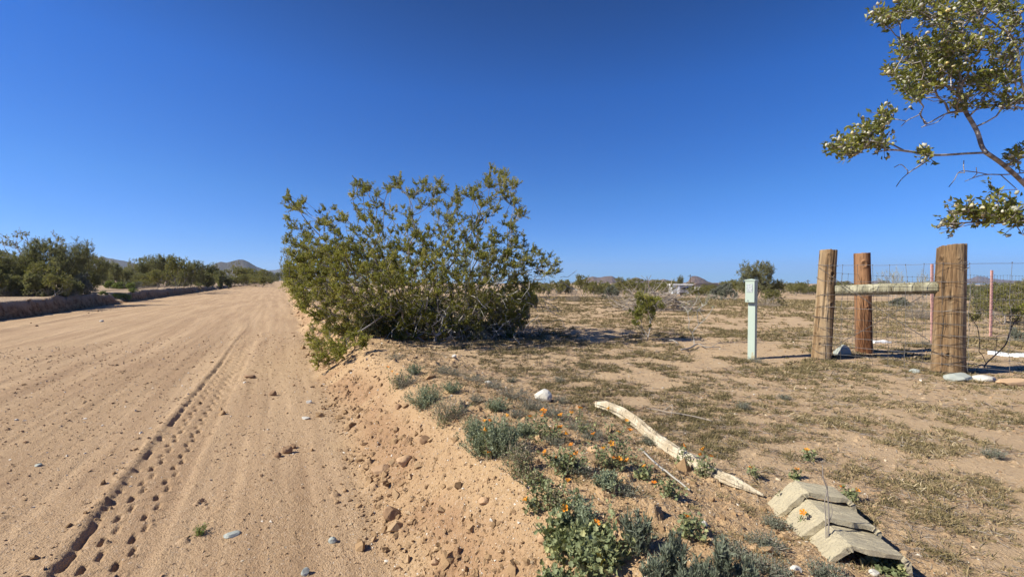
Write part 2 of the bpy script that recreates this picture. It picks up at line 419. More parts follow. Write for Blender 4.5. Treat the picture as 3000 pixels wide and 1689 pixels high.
M = {}
M['ground'] = mat_ground()
M['creosote'] = mat_leaf('creosote leaf', [(0, (.085, .092, .012)), (.45, (.200, .212, .026)), (.8, (.34, .325, .052)), (1, (.48, .42, .12))], .42, .5, .4)
M['creosote_near'] = mat_leaf('creosote leaf near', [(0, (.055, .068, .012)), (.5, (.155, .17, .030)), (1, (.34, .32, .065))], .40, .4, .5)
M['creosote_far'] = mat_leaf('creosote far leaf', [(0, (.10, .105, .028)), (.5, (.205, .20, .055)), (1, (.33, .29, .11))], .4)
M['mesquite'] = mat_leaf('mesquite leaf', [(0, (.10, .11, .052)), (.5, (.20, .205, .10)), (1, (.32, .315, .17))], .38)
M['grey_leaf'] = mat_leaf('grey bur sage leaf', [(0, (.075, .085, .060)), (.5, (.150, .160, .120)), (1, (.26, .27, .21))], .2)
M['pale_leaf'] = mat_leaf('palo verde leaf', [(0, (.16, .18, .06)), (.5, (.26, .27, .10)), (1, (.36, .36, .16))], .3)
M['green_leaf'] = mat_leaf('fresh green leaf', [(0, (.07, .12, .02)), (.5, (.14, .21, .04)), (1, (.24, .30, .07))], .3)
M['twig'] = mat_var('grey twig', [(0, (.11, .09, .08)), (.5, (.25, .22, .195)), (1, (.46, .43, .40))], .75, .3)
M['twig_dark'] = mat_var('dark twig', [(0, (.035, .028, .024)), (.5, (.09, .075, .065)), (1, (.20, .175, .155))], .8)
M['stem_pale'] = mat_var('pale stem', [(0, (.20, .19, .16)), (.5, (.36, .34, .31)), (1, (.52, .50, .46))], .6, .3)
M['dead'] = mat_var('dead grey brush', [(0, (.13, .105, .085)), (.5, (.26, .22, .18)), (1, (.42, .37, .32))], .85)
M['grass'] = mat_var('dry grass', [(0, (.085, .072, .034)), (.3, (.160, .132, .062)), (.55, (.245, .185, .098)), (.8, (.35, .275, .165)), (1, (.52, .43, .28))], .8)
M['gravel'] = mat_var('gravel', [(0, (.17, .11, .065)), (.35, (.34, .22, .13)), (.7, (.42, .30, .18)), (.9, (.48, .40, .30)), (1, (.58, .53, .46))], .9, .15)
M['clod'] = mat_var('soil clod', [(0, (.16, .10, .052)), (.5, (.31, .205, .115)), (1, (.42, .30, .18))], .95, .1, 60, .004)
M['rock_tan'] = mat_var('tan rock', [(0, (.13, .08, .045)), (.5, (.27, .17, .10)), (1, (.42, .29, .18))], .9, .2, 14, .01)
M['rock_white'] = mat_var('white rock', [(0, (.30, .28, .25)), (.5, (.50, .475, .43)), (1, (.64, .62, .58))], .85, .2, 11, .012, .6)
M['rock_grey'] = mat_var('grey rock', [(0, (.16, .17, .16)), (.5, (.34, .36, .33)), (1, (.50, .50, .45))], .85, .2, 11, .012, .6)
M['rock_buff'] = mat_var('buff rock', [(0, (.30, .18, .10)), (.5, (.45, .30, .18)), (1, (.54, .39, .26))], .9, .2, 9, .01)
M['post'] = mat_wood('sunny brown timber', (.29, .185, .095), (.13, .078, .040), (.018, .012, .008), (.42, .31, .19))
M['post_red'] = mat_wood('red brown timber', (.18, .075, .032), (.10, .042, .02), (.025, .014, .010), (.34, .19, .10))
M['rail'] = mat_wood('weathered green grey timber', (.29, .27, .18), (.15, .135, .09), (.05, .04, .025), (.50, .47, .34))
M['bleached'] = mat_wood('bleached wood', (.54, .46, .34), (.37, .30, .21), (.08, .06, .04), (.66, .60, .48))
M['wire'] = mat_var('galvanised wire', [(0, (.07, .055, .045)), (.5, (.16, .145, .135)), (1, (.30, .29, .28))], .5, .5)
M['wire'].node_tree.nodes['Principled BSDF'].inputs['Metallic'].default_value = .4
M['pink'] = mat_var('faded pink steel paint', [(0, (.30, .15, .13)), (.5, (.50, .28, .245)), (1, (.58, .38, .34))], .6, .3, 30, 0)
M['petal'] = mat_leaf('orange petal', [(0, (.78, .20, .015)), (.5, (.90, .30, .02)), (1, (.95, .42, .04))], .35)
M['yellow'] = mat_leaf('yellow leaf', [(0, (.75, .55, .06)), (1, (.85, .68, .12))], .3)
M['mallow'] = mat_leaf('mallow leaf', [(0, (.075, .098, .045)), (.4, (.155, .19, .09)), (.75, (.27, .30, .16)), (1, (.42, .41, .18))], .3)
M['sage'] = mat_leaf('silvery blue green leaf', [(0, (.10, .125, .075)), (.5, (.205, .24, .15)), (1, (.35, .38, .26))], .2)
M['spiky'] = mat_leaf('dark grey green needle leaf', [(0, (.075, .090, .065)), (.5, (.150, .175, .125)), (1, (.28, .30, .22))], .15)
M['fluff'] = mat_leaf('woolly white seed', [(0, (.42, .42, .33)), (.7, (.66, .64, .54)), (1, (.78, .62, .24))], .3)
M['dryherb'] = mat_leaf('dry seed heads', [(0, (.16, .12, .07)), (.5, (.32, .26, .17)), (1, (.48, .41, .30))], .2)
# ------------------------------------------------------------------ ground: one polar sheet round the photographer's feet
def build_ground():
    rs = [.25]
    while rs[-1] < 9000:
        r = rs[-1]
        rs.append(r * (1.0065 if r < .9 else 1.0034 if r < 6 else 1.0058 if r < 60 else 1.018 if r < 300 else 1.06))
    rs = np.array(rs)
    a = [0.0]
    while a[-1] < math.pi:
        t = a[-1]; a.append(t + (.0024 if t < .93 else .008 if t < 1.2 else .05))
    a = np.array(a[:-1] + [math.pi]); ang = np.concatenate([-a[:0:-1], a[:-1]])   # -pi .. <pi, closes on itself
    R, A = np.meshgrid(rs, ang, indexing='ij')
    x = R * np.sin(A); y = R * np.cos(A)
    z = ground_h(x.ravel(), y.ravel()); x = x.ravel(); y = y.ravel()
    nr, na = R.shape
    i = np.arange(nr - 1)[:, None] * na; j = np.arange(na)[None]; j2 = (j + 1) % na
    Q = np.stack([i + j, i + na + j, i + na + j2, i + j2], -1).reshape(-1, 4)[:, ::-1]
    q, p = qp(x, y); d = np.hypot(x, y)
    me = .10 * fbm(p * .7, q * .0 + 3.1, 3, 11) + .05 * fbm(p * 2.3, q * .8, 3, 12)
    qq = q + me * sst(1.5, 4, p)
    ed = -9.0 + .30 * fbm(p * .16, 0 * p + 1.7, 3, 31) + .22 * fbm(p * 1.1, 0 * p + 9.2, 4, 32) + .10 * fbm(p * 4.5, q * 2, 3, 37)
    L = 1 - sst(ed - .05, ed + .32, q)
    road = (1 - sst(.25, .60, qq + .15 * fbm(x * 2, y * 2, 3, 91))) * (1 - L)
    bank = sst(.2, .6, qq) * (1 - sst(1.6, 2.4, qq + .4 * fbm(x * 1.2, y * 1.2, 3, 92)))
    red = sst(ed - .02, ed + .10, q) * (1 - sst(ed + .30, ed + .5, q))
    rubb = np.exp(-((qq - .68 - .1 * fbm(p * .8, p * 0, 2, 73)) / .20) ** 2) * sst(.25, .60, vn(x * 1.2, y * 1.2, 74) * .7 + vn(x * 6, y * 6, 93) * .3) * .85
    lit = litter(x, y)
    lit = np.maximum(lit, L * .55 * sst(ed + .0, ed - 3, q))
    # a greener scatter of low growth on the left plain is carried by plants, not paint
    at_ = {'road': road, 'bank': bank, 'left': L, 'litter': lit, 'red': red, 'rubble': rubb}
    # centre fan
    c0 = len(x); x = np.append(x, 0); y = np.append(y, 0); z = np.append(z, gz(0, 0))
    for k in at_: at_[k] = np.append(at_[k], at_[k][0])
    V = np.stack([x, y, z], 1)
    fan = np.stack([np.full(na, c0), np.arange(na), (np.arange(na) + 1) % na], 1)[:, ::-1]
    # split by what the surface is: road, cut bank and plain are three sheets that share their edges
    fq = qq[Q].mean(1); fe = (q[Q] - ed[Q]).mean(1)
    is_road = (fq < .40) & (fe > .30)
    is_left = fe <= .30
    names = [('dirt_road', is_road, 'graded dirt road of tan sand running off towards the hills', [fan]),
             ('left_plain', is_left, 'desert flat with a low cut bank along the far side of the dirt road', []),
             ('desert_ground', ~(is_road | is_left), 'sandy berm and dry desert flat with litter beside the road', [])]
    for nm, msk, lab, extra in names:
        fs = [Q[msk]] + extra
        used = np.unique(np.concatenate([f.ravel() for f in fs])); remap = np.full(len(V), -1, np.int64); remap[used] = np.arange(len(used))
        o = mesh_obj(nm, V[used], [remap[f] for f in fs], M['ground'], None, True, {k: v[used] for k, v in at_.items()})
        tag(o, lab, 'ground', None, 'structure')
build_ground()

# gravel and small clods: nobody could count them ------------------------------
def build_gravel():
    rng = np.random.default_rng(5)
    n = 95000
    r = np.exp(rng.uniform(math.log(1.2), math.log(13), n)); a = rng.uniform(-.95, .95, n)
    x = r * np.sin(a); y = r * np.cos(a); q, p = qp(x, y)
    w = np.where(q < .4, .25 + .4 * vn(x * 1.5, y * 1.5, 301), np.where(q < 2.2, .5 + .6 * vn(x * 1.3, y * 1.3, 302), .22))
    tr = (q > -1.0) & (q < -.52); w = np.where(tr, .12, w)
    keep = rng.random(n) < w; x, y, q, r = x[keep], y[keep], q[keep], r[keep]; n = len(x)
    s = (.0014 + .0008 * r) * np.exp(rng.normal(0, .45, n)) * np.where((q > .4) & (q < 1.3), 1.25, 1)
    s = np.minimum(s, .022)
    z = ground_h(x, y) + s * .2
    oc = np.array([[1, 0, 0], [-1, 0, 0], [0, 1, 0], [0, -1, 0], [0, 0, 1], [0, 0, -1]], float)
    fc = [[(0, 2, 4), (2, 1, 4), (1, 3, 4), (3, 0, 4), (2, 0, 5), (1, 2, 5), (3, 1, 5), (0, 3, 5)]]
    X = rng.normal(size=(n, 3)); X[:, 2] *= .3; Z = rng.normal(size=(n, 3)) * .5 + [0, 0, 1]
    sc_ = s[:, None] * rng.uniform(.55, 1.25, (n, 3)) * [1.2, .9, .65]
    V, Fc = scatter(oc, fc, np.stack([x, y, z], 1), X, Z, sc_)
    V += rng.normal(size=V.shape) * np.repeat(s, 6)[:, None] * .18
    v = np.clip(rng.normal(.5, .2, n), 0, 1); v = np.where(rng.random(n) < .05, 1, v)
    tag(mesh_obj('gravel', V, Fc, M['gravel'], None, False, {'v': np.repeat(v, 6)}), 'small tan pebbles and crumbs of soil over the road and berm', 'gravel', None, 'stuff')
build_gravel()
def build_crumbs():
    rng = np.random.default_rng(15); n = 16000
    r = np.exp(rng.uniform(math.log(1.6), math.log(30), n)); a = rng.uniform(-.95, .6, n); x = r * np.sin(a); y = r * np.cos(a); q, p = qp(x, y)
    w = np.exp(-((q - .62) / .22) ** 2) * (.35 + .9 * sst(.40, .62, vn(x * 1.3, y * 1.3, 74))) + .10 * np.exp(-((q + 1.06) / .06) ** 2) * 3 * (r < 8) + .010 * (q < .4) * (q > -8.6) + .22 * ((q > .9) & (q < 2.1)) + .5 * (np.abs(q + 6.9) < .25) * (r > 6) * .5 + .9 * (np.abs(q + 8.75) < .22) * (r > 8)
    k = rng.random(n) < w; x, y, q, r = x[k], y[k], q[k], r[k]; n = len(x)
    s = (.0045 + .0016 * np.minimum(r, 12)) * np.exp(rng.normal(0, .5, n)); s = np.minimum(s, .045) * np.where(np.abs(q - .62) < .3, 1.35, 1) * np.where(np.abs(q + 8.75) < .25, 1.7, 1)
    t = (1 + 5 ** .5) / 2
    ic = norm(np.array([(-1, t, 0), (1, t, 0), (-1, -t, 0), (1, -t, 0), (0, -1, t), (0, 1, t), (0, -1, -t), (0, 1, -t), (t, 0, -1), (t, 0, 1), (-t, 0, -1), (-t, 0, 1)], float))
    fc = [[(0, 11, 5), (0, 5, 1), (0, 1, 7), (0, 7, 10), (0, 10, 11), (1, 5, 9), (5, 11, 4), (11, 10, 2), (10, 7, 6), (7, 1, 8), (3, 9, 4), (3, 4, 2), (3, 2, 6), (3, 6, 8), (3, 8, 9), (4, 9, 5), (2, 4, 11), (6, 2, 10), (8, 6, 7), (9, 8, 1)]]
    V, Fc = scatter(ic, fc, np.stack([x, y, ground_h(x, y) + s * .15], 1), rng.normal(size=(n, 3)), rng.normal(size=(n, 3)) + [0, 0, 1.5], s[:, None] * rng.uniform(.5, 1.3, (n, 3)) * [1.2, .9, .7])
    V += rng.normal(size=V.shape) * np.repeat(s, 12)[:, None] * .17
    tag(mesh_obj('soil_clods', V, Fc, M['clod'], None, False, {'v': np.repeat(np.clip(rng.normal(.45, .22, n), 0, 1), 12)}), 'angular brown clods of dry soil crumbled at the foot of the berm', 'clods', None, 'stuff')
build_crumbs()
# ------------------------------------------------------------------ plants
LEAF = np.array([[0, 0, 0], [.45, .30, .06], [1, 0, .0], [.45, -.30, .06]]); LEAFF = [[(0, 1, 2, 3)]]
NARROW = np.array([[0, 0, 0], [.45, .11, .02], [1, 0, .12], [.45, -.11, .02]])

def grow(bases, att, bf=.35, step=.3, wig=.06, rng=None, init=None, lift=0.0):
    """branching skeleton that reaches every attractor: cheapest link by distance plus path already travelled"""
    cap = 60000; P = np.zeros((cap, 3)); par = np.full(cap, -1); pl = np.zeros(cap); n = 0
    for b in bases: P[n] = b; n += 1
    if init:
        for path in init:                       # path: list of points, first joined to the nearest node
            path = np.asarray(path, float); d = np.linalg.norm(P[:n] - path[0], axis=1); j = int(np.argmin(d))
            for pt in path:
                P[n] = pt; par[n] = j; pl[n] = pl[j] + np.linalg.norm(P[n] - P[j]); j = n; n += 1
    b0 = np.asarray(bases).mean(0)
    order = np.argsort(np.linalg.norm(att - b0, axis=1)); tips = np.zeros(len(att), int)
    for a in order:
        d = np.linalg.norm(P[:n] - att[a], axis=1); j = int(np.argmin(d + bf * pl[:n])); D = d[j]
        k = max(1, int(math.ceil(D / step))); off = rng.normal(size=3) * wig * D
        p0 = P[j].copy()
        for i in range(1, k + 1):
            t = i / k; w = math.sin(math.pi * t)
            P[n] = p0 + (att[a] - p0) * t + off * w + (rng.normal(size=3) * wig * .35 * step if i < k else 0) + np.array([0, 0, lift * D * w])
            par[n] = j; pl[n] = pl[j] + np.linalg.norm(P[n] - P[j]); j = n; n += 1
        tips[a] = j
    P, par = P[:n], par[:n]; cnt = np.zeros(n)
    has = np.zeros(n, bool); has[par[par >= 0]] = True
    cnt[~has] = 1
    for i in range(n - 1, -1, -1):
        if par[i] >= 0: cnt[par[i]] += cnt[i]
    return P, par, cnt, tips

def stems_mesh(P, par, cnt, r0, pw, rmax, rng, n=5, extra=None):
    i = np.where(par >= 0)[0]; r = np.minimum(r0 * cnt ** pw, rmax)
    A = P[par[i]]; B = P[i]; ra = np.minimum(r[par[i]], r[i] * 1.35); rb = r[i]
    V, Q = frusta(A, B, ra, rb, n); v = np.repeat(np.clip(rng.normal(.5, .22, len(i)), 0, 1), 2 * n)
    V = [V]; Fs = [Q]; A_ = [v]
    if extra is not None:
        V2, Q2 = frusta(extra[0], extra[1], np.full(len(extra[0]), r0), np.full(len(extra[0]), r0 * .5), 3)
        Fs = [Q, Q2 + len(V[0])]; V.append(V2); A_.append(np.full(len(V2), .35))
    return np.concatenate(V), Fs, np.concatenate(A_)

def sprigs(tips, dirs, nt, L, nl, ls, rng, spread=.8, up=.25, shape=LEAF, jit=.35, flat=0.0):
    """leafy twigs at each tip -> leaf V, faces, v, twig ends"""
    n = len(tips); T = np.repeat(tips, nt, 0); D = norm(np.repeat(norm(dirs), nt, 0) + rng.normal(size=(n * nt, 3)) * spread + [0, 0, up])
    Lr = L * rng.uniform(.4, 1.1, (n * nt, 1)); E = T + D * Lr
    m = n * nt; t = rng.uniform(.1, 1.0, (m * nl, 1))
    base = np.repeat(T, nl, 0); d2 = np.repeat(D, nl, 0); p = base + d2 * np.repeat(Lr, nl, 0) * t + rng.normal(size=(m * nl, 3)) * ls * jit
    X = norm(d2 * .7 + rng.normal(size=p.shape) * .8 + [0, 0, .15]); Z = norm(rng.normal(size=p.shape) + [0, 0, flat])
    s = ls * rng.uniform(.6, 1.25, len(p))
    V, Fs = scatter(shape, LEAFF, p, X, Z, s)
    cv = np.repeat(rng.normal(0, .21, n), nt * nl); v = np.clip(.48 + cv + rng.normal(0, .16, len(p)), 0, 1)
    return V, Fs, np.repeat(v, len(shape)), (T, E)

def crown_points(n, w, h, rng, low=.12, vase=.6, lumps=9, hollow=.35):
    z0 = .28 if vase > .35 else .10
    """attractors: several lumps make an uneven crown, narrow at the base"""
    C = []
    for k in range(lumps):
        a = rng.uniform(0, 6.28); e = rng.uniform(0, 1) ** .7
        C.append([w * .72 * math.cos(a) * rng.uniform(.2, 1), w * .72 * math.sin(a) * rng.uniform(.2, 1), h * (z0 + (.80 - z0) * e)])
    C = np.array(C); out = []
    while len(out) < n:
        c = C[rng.integers(lumps)]; r = rng.normal(size=3); r /= np.linalg.norm(r)
        p = c + r * np.array([w, w, h]) * .30 * rng.uniform(hollow, 1) ** .5 * rng.uniform(.7, 1.15)
        rr = math.hypot(p[0], p[1]) / w; zz = p[2] / h
        if zz < low or zz > 1.03 or rr > 1.05: continue
        if zz < (rr - (1 - vase)) * .8: continue
        out.append(p)
    return np.array(out)

def shrub(name, seed, w, h, natt, leafmat, stemmat, nt=4, L=.22, nl=9, ls=.06, low=.12, vase=.5, r0=.006, pw=.42, spread=.8, lumps=9, shape=LEAF, dead=0, nstem=5, hollow=.35):
    rng = np.random.default_rng(seed)
    att = crown_points(natt, w, h, rng, low, vase, lumps, hollow)
    bases = [np.array([rng.normal() * w * .06, rng.normal() * w * .06, -.05]) for _ in range(nstem)]
    P, par, cnt, tips = grow(bases, att, .45, .3, .10, rng)
    dirs = norm(att - np.array([0, 0, h * .15])); 
    V, Fs, v, tw = sprigs(att, dirs, nt, L, nl, ls, rng, spread, .2, shape)
    root = empty(name)
    if dead:                                     # bare grey twigs low in the crown
        k = dead; a = rng.uniform(0, 6.28, k); rr = w * np.sqrt(rng.uniform(.02, .9, k)); zb = rng.uniform(.02, .30, k) * h
        T = np.stack([rr * np.cos(a), rr * np.sin(a), zb], 1); D = norm(np.stack([np.cos(a), np.sin(a), rng.uniform(-.2, 1.2, k)], 1) + rng.normal(size=(k, 3)) * .5)
        E = T + D * rng.uniform(.15, .5, (k, 1)) * min(1, h / 1.5)
        tw = (np.concatenate([tw[0], T]), np.concatenate([tw[1], E]))
    SV, SF, sv = stems_mesh(P, par, cnt, r0, pw, .09, rng, 5, tw)
    mesh_obj('stem', SV, SF, stemmat, root, False, {'v': sv})
    mesh_obj('foliage', V, Fs, leafmat, root, False, {'v': v})
    return root

def inpoly(px, py, poly):
    c = np.zeros(len(px), bool); m = len(poly)
    for i in range(m):
        x1, y1 = poly[i]; x2, y2 = poly[(i + 1) % m]
        cond = ((y1 > py) != (y2 > py)) & (px < (x2 - x1) * (py - y1) / ((y2 - y1) + 1e-9) + x1); c ^= cond
    return c

# --- the big creosote on the berm
def big_bush():
    rng = np.random.default_rng(77)
    base = gnd(1265, 1000); base[2] = gz(base[0], base[1]); Y0 = base[1] + .2
    poly = [(850, 590), (862, 640), (905, 655), (940, 640), (990, 625), (1030, 660), (1060, 600), (1100, 590), (1150, 600), (1200, 575), (1260, 590), (1310, 580), (1360, 600),
            (1400, 600), (1440, 560), (1480, 560), (1510, 620), (1500, 690), (1520, 740), (1535, 800), (1560, 840), (1545, 900), (1530, 950), (1490, 985), (1420, 990), (1340, 1000), (1260, 985),
            (1200, 1000), (1120, 990), (1060, 1010), (1010, 1000), (960, 990), (930, 955), (905, 920), (870, 880), (842, 830), (842, 780), (850, 720), (852, 680)]
    pts = []
    while len(pts) < 1750:
        px = rng.uniform(838, 1575, 400); py = rng.uniform(545, 1010, 400)
        ok = inpoly(px, py, poly)
        up = (820 - py) / 300; keep = rng.random(400) < np.where(py < 720, .13 + .50 * sst(590, 740, py), .95) * np.where((px > 1330) & (py < 800), .62, 1) 
        for a, b in zip(px[ok & keep], py[ok & keep]):
            # crown is as deep as it is wide, thinner towards its outline
            cx, cy = 1190, 800; e = min(1, math.hypot((a - cx) / 370, (b - cy) / 250)); hd = 2.1 * math.sqrt(max(.06, 1 - e * e))
            low = sst(840, 1000, b)
            dz = rng.uniform(-1, 1) * hd
            if b > 860: dz = dz * (1 - .55 * low)
            pts.append(at(a, b, Y0 + dz * .9 + .25))
    # tufts that break the skyline
    tops = [(850, 580), (858, 605), (872, 600), (880, 618), (846, 640), (888, 590), (870, 660), (900, 690), (955, 620), (940, 640), (965, 640), (995, 620), (1003, 640), (1045, 535), (1062, 545), (1040, 570), (1070, 560), (1085, 555),
            (1100, 575), (1112, 590), (1050, 605), (1060, 640), (1150, 535), (1168, 530), (1180, 545), (1145, 555), (1200, 555), (1215, 565), (1250, 540), (1248, 560), (1290, 540), (1283, 560), (1282, 580), (1305, 560), (1325, 565), (1345, 575), (1330, 595),
            (1385, 558), (1395, 550), (1370, 572), (1392, 575), (1430, 515), (1445, 508), (1470, 512), (1480, 530), (1497, 545), (1505, 548), (1462, 535), (1440, 550), (1425, 540), (1475, 560), (1490, 580), (1500, 600), (1520, 615), (1525, 625), (1510, 640), (1430, 590),
            (1450, 610), (1405, 600), (1500, 700), (1515, 705), (1525, 715), (1490, 660), (1505, 670), (1545, 745), (1560, 740), (1575, 738), (1590, 770), (1605, 763), (1612, 775), (1580, 790), (1560, 775), (1540, 770), (1600, 800), (1625, 800),
            (1410, 640), (1440, 680), (1380, 660), (1350, 690), (1480, 740), (1450, 760), (1505, 770), (850, 700), (856, 745), (846, 790), (850, 830), (872, 870), (862, 850), (890, 900)]
    for (a, b) in tops:
        for k in range(3): pts.append(at(a + rng.normal() * 7, b + 4 + rng.normal() * 7, Y0 + rng.normal() * .5))
    low = [(915, 985), (925, 1010), (935, 1025), (960, 1000), (985, 1045), (1000, 1035), (1020, 1010), (975, 1020), (1060, 1015), (1085, 1005), (955, 1045), (1000, 1050), (1040, 990), (920, 960), (950, 1065)]
    for (a, b) in low:
        g = gnd(a, b + 26)
        for k in range(4): pts.append(g + [rng.normal() * .07, rng.normal() * .07, .10 + abs(rng.normal()) * .12])
    att = np.array(pts); zmin = ground_h(att[:, 0], att[:, 1], False) + .05; att[:, 2] = np.maximum(att[:, 2], zmin)
    bs = [base + [rng.normal() * .16, rng.normal() * .16, -.05] for _ in range(9)]
    P, par, cnt, tips = grow(bs, att, .42, .22, .11, rng)
    dirs = norm(att - (base + [0, 0, .3]))
    V, Fs, v, tw = sprigs(att, dirs, 6, .15, 38, .0225, rng, .85, .35)
    # yellow-green is the outer growth of the old side; the windward right side is greyer: a slow change of leaf tint
    root = empty('creosote_bush', base, 'big olive creosote bush on the berm between dirt road and open flat', 'bush')
    # dead grey tangle at the heart of the bush
    k = 300; ang = rng.uniform(0, 6.28, k); rr = rng.uniform(.1, 1.9, k)
    T = base + np.stack([rr * np.cos(ang) + .5, rr * np.sin(ang) * .7 + .25, rng.uniform(.05, 1.25, k)], 1)
    A, B = [], []; p = T; D = norm(rng.normal(size=(k, 3)) + np.stack([np.cos(ang), np.sin(ang), .2 + 0 * ang], 1) * .9)
    for s in range(4):
        D = norm(D + rng.normal(size=(k, 3)) * .45); nx = p + D * .11; g = ground_h(nx[:, 0], nx[:, 1], False) + .01; nx[:, 2] = np.maximum(nx[:, 2], g)
        A.append(p); B.append(nx); p = nx
    A = np.concatenate(A) - base; B = np.concatenate(B) - base
    DV, DQ = frusta(A, B, np.tile(rng.uniform(.0022, .0075, k), 4), np.tile(rng.uniform(.0016, .005, k), 4), 5)
    SV, SF, sv = stems_mesh(P - base, par, cnt, .0034, .42, .05, rng, 6, (tw[0] - base, tw[1] - base))
    mesh_obj('stem', SV, SF, M['twig'], root, False, {'v': sv})
    mesh_obj('foliage', V - base, Fs, M['creosote'], root, False, {'v': np.clip(v + .08, 0, 1)})
    mesh_obj('dead_twig', DV, [DQ], M['stem_pale'], root, False, {'v': np.repeat(np.clip(rng.normal(.5, .25, len(A)), 0, 1), 10)})
    return base
BB = big_bush()

# --- prototypes of the shrubs further off, copied with their parts
PROTO = {
 'creosote': [shrub('creosote_shrub', 1, 1.5, 2.0, 150, M['creosote_far'], M['twig'], 5, .26, 17, .058, .12, .5, dead=120),
              shrub('creosote_shrub', 2, 1.7, 1.8, 170, M['creosote_far'], M['twig'], 5, .26, 17, .058, .12, .45, dead=140, lumps=12),
              shrub('creosote_shrub', 3, 1.3, 2.1, 130, M['creosote_far'], M['twig'], 5, .26, 17, .058, .12, .5, dead=110)],
 'mesquite': [shrub('mesquite_tree', 11, 2.0, 2.8, 360, M['mesquite'], M['twig_dark'], 6, .36, 20, .062, .02, .2, lumps=14, spread=.9, hollow=.1, shape=NARROW * [1, 1.7, 1]),
              shrub('mesquite_tree', 12, 2.2, 2.6, 400, M['mesquite'], M['twig_dark'], 6, .36, 20, .062, .02, .15, lumps=16, spread=.9, hollow=.1, shape=NARROW * [1, 1.7, 1])],
 'sage': [shrub('bursage_shrub', 21, .9, .8, 110, M['grey_leaf'], M['stem_pale'], 6, .16, 22, .042, .02, .2, dead=200),
          shrub('bursage_shrub', 22, 1.1, .75, 120, M['grey_leaf'], M['stem_pale'], 4, .16, 12, .042, .05, .3, dead=320)],
 'dense': [shrub('dark_shrub', 31, 1.3, 1.5, 220, M['mesquite'], M['twig_dark'], 6, .22, 18, .055, .03, .15, lumps=12, hollow=.1)],
 'tall': [shrub('tall_creosote', 41, 1.6, 3.0, 46, M['creosote_far'], M['stem_pale'], 5, .30, 9, .07, .35, .7, lumps=14, r0=.011)],
 'palo': [shrub('palo_verde_tree', 51, 2.0, 2.4, 120, M['pale_leaf'], M['stem_pale'], 5, .4, 7, .05, .3, .6, lumps=10, shape=NARROW)],
 'dead': [shrub('dead_shrub', 61, 1.0, .8, 60, M['dead'], M['dead'], 3, .20, 1, .03, .05, .3, dead=520)],
 'low': [shrub('low_green_plant', 71, .7, .5, 90, M['green_leaf'], M['stem_pale'], 4, .16, 8, .06, .03, .2)],
}
SIZE = {'creosote': (1.5, 2.0), 'mesquite': (2.1, 2.7), 'sage': (1.0, .8), 'dense': (1.3, 1.5), 'tall': (1.6, 3.0), 'palo': (2.0, 2.4), 'dead': (1.0, .8), 'low': (.7, .5)}
_first = set()
def plant(kind, px, ybase, ytop, hw, label, cat='shrub', group=None, pos=None, seed=None):
    """stand one shrub where the photograph has it: px, base row, top row and half width in photo pixels"""
    rng = random.Random(int(px * 7 + ybase * 13 + ytop)) if seed is None else random.Random(seed)
    g = gnd(px, ybase) if pos is None else np.array(pos)
    H = (ybase - ytop) / F * g[1]; W = hw / F * g[1]
    if kind not in PROTO: raise KeyError(kind)
    pr = rng.choice(PROTO[kind]); w, h = SIZE[kind]
    o = pr if pr.name not in _first else copy_tree(pr)
    _first.add(pr.name)
    for ch in (o,): pass
    o.location = (g[0], g[1], gz(g[0], g[1])); o.rotation_euler = (0, 0, rng.uniform(0, 6.28))
    sx = max(W / w, .05); o.scale = (sx, sx, max(H / h, .05))
    for k in ('group',):
        if k in o: del o[k]
    tag(o, label, cat, group)
    return o
# ------------------------------------------------------------------ far hills
def hill(name, crest, Y, mat, label, depth=.28, seed=0, rough=.18):
    """crest: (px, py) along the skyline; a real ridge with spurs at distance Y"""
    c = np.array(crest, float); px = np.linspace(c[0, 0], c[-1, 0], max(40, int((c[-1, 0] - c[0, 0]) * .9)))
    py = np.interp(px, c[:, 0], c[:, 1]) + fbm(px * .06, px * 0, 3, seed) * 1.3
    P = np.array([at(a, b, Y) for a, b in zip(px, py)])
    base = -50.0; H = P[:, 2] - base; nv = 60; t = np.linspace(-1, 1, nv)
    T, X = np.meshgrid(t, P[:, 0], indexing='ij'); Hh = np.broadcast_to(H, T.shape)
    hm = H.max(); D = hm * 2.6
    rid = np.abs(fbm(X / hm * 1.1 + T * .6, T * 2.2 + X / hm * .3, 5, seed + 3)); 
    prof = (1 - np.abs(T)) ** 1.15
    Z = base + Hh * prof * (1 - rough * 3.2 * rid * np.abs(T) * (1 - np.abs(T)) * 2.0) - .02 * hm * rid * (np.abs(T) > .02)
    Yv = Y + T * D
    V = np.stack([X * (Yv / Y), Yv, Z], -1).reshape(-1, 3)
    m = T.shape[1]; i = (np.arange(nv - 1)[:, None] * m + np.arange(m - 1)[None]).ravel()
    Q = np.stack([i, i + 1, i + 1 + m, i + m], 1)
    o = mesh_obj(name, V, [Q], mat, None, True); tag(o, label, 'hill', None, 'structure'); return o

def mat_hill(name, a, b_, c_):
    m, nt, b = new_mat(name); co = coords(nt)
    n = noise(nt, co, .02, 6, .65); n2 = noise(nt, co, .12, 4, .7)
    c = mix(nt, ramp(nt, n, [(.35, 0), (.65, 1)]), a, b_); c = mix(nt, ramp(nt, n2, [(.48, 0), (.62, .8)]), c, c_)
    nt.links.new(c, b.inputs['Base Color']); b.inputs['Roughness'].default_value = 1; b.inputs['Specular IOR Level'].default_value = 0
    bump(nt, b, n2, 1.0, 6.0); return m
HM1 = mat_hill('brown rocky hill', (.20, .125, .09), (.13, .085, .065), (.07, .06, .04))
HM2 = mat_hill('dark hill', (.10, .075, .06), (.065, .055, .045), (.04, .04, .03))
hill('hills', [(-260, 760), (-120, 735), (-40, 724), (0, 733), (25, 741), (60, 752), (110, 775), (160, 800), (200, 828)], 3400, HM2, 'dark hill whose end shows behind the tall shrubs', seed=5)
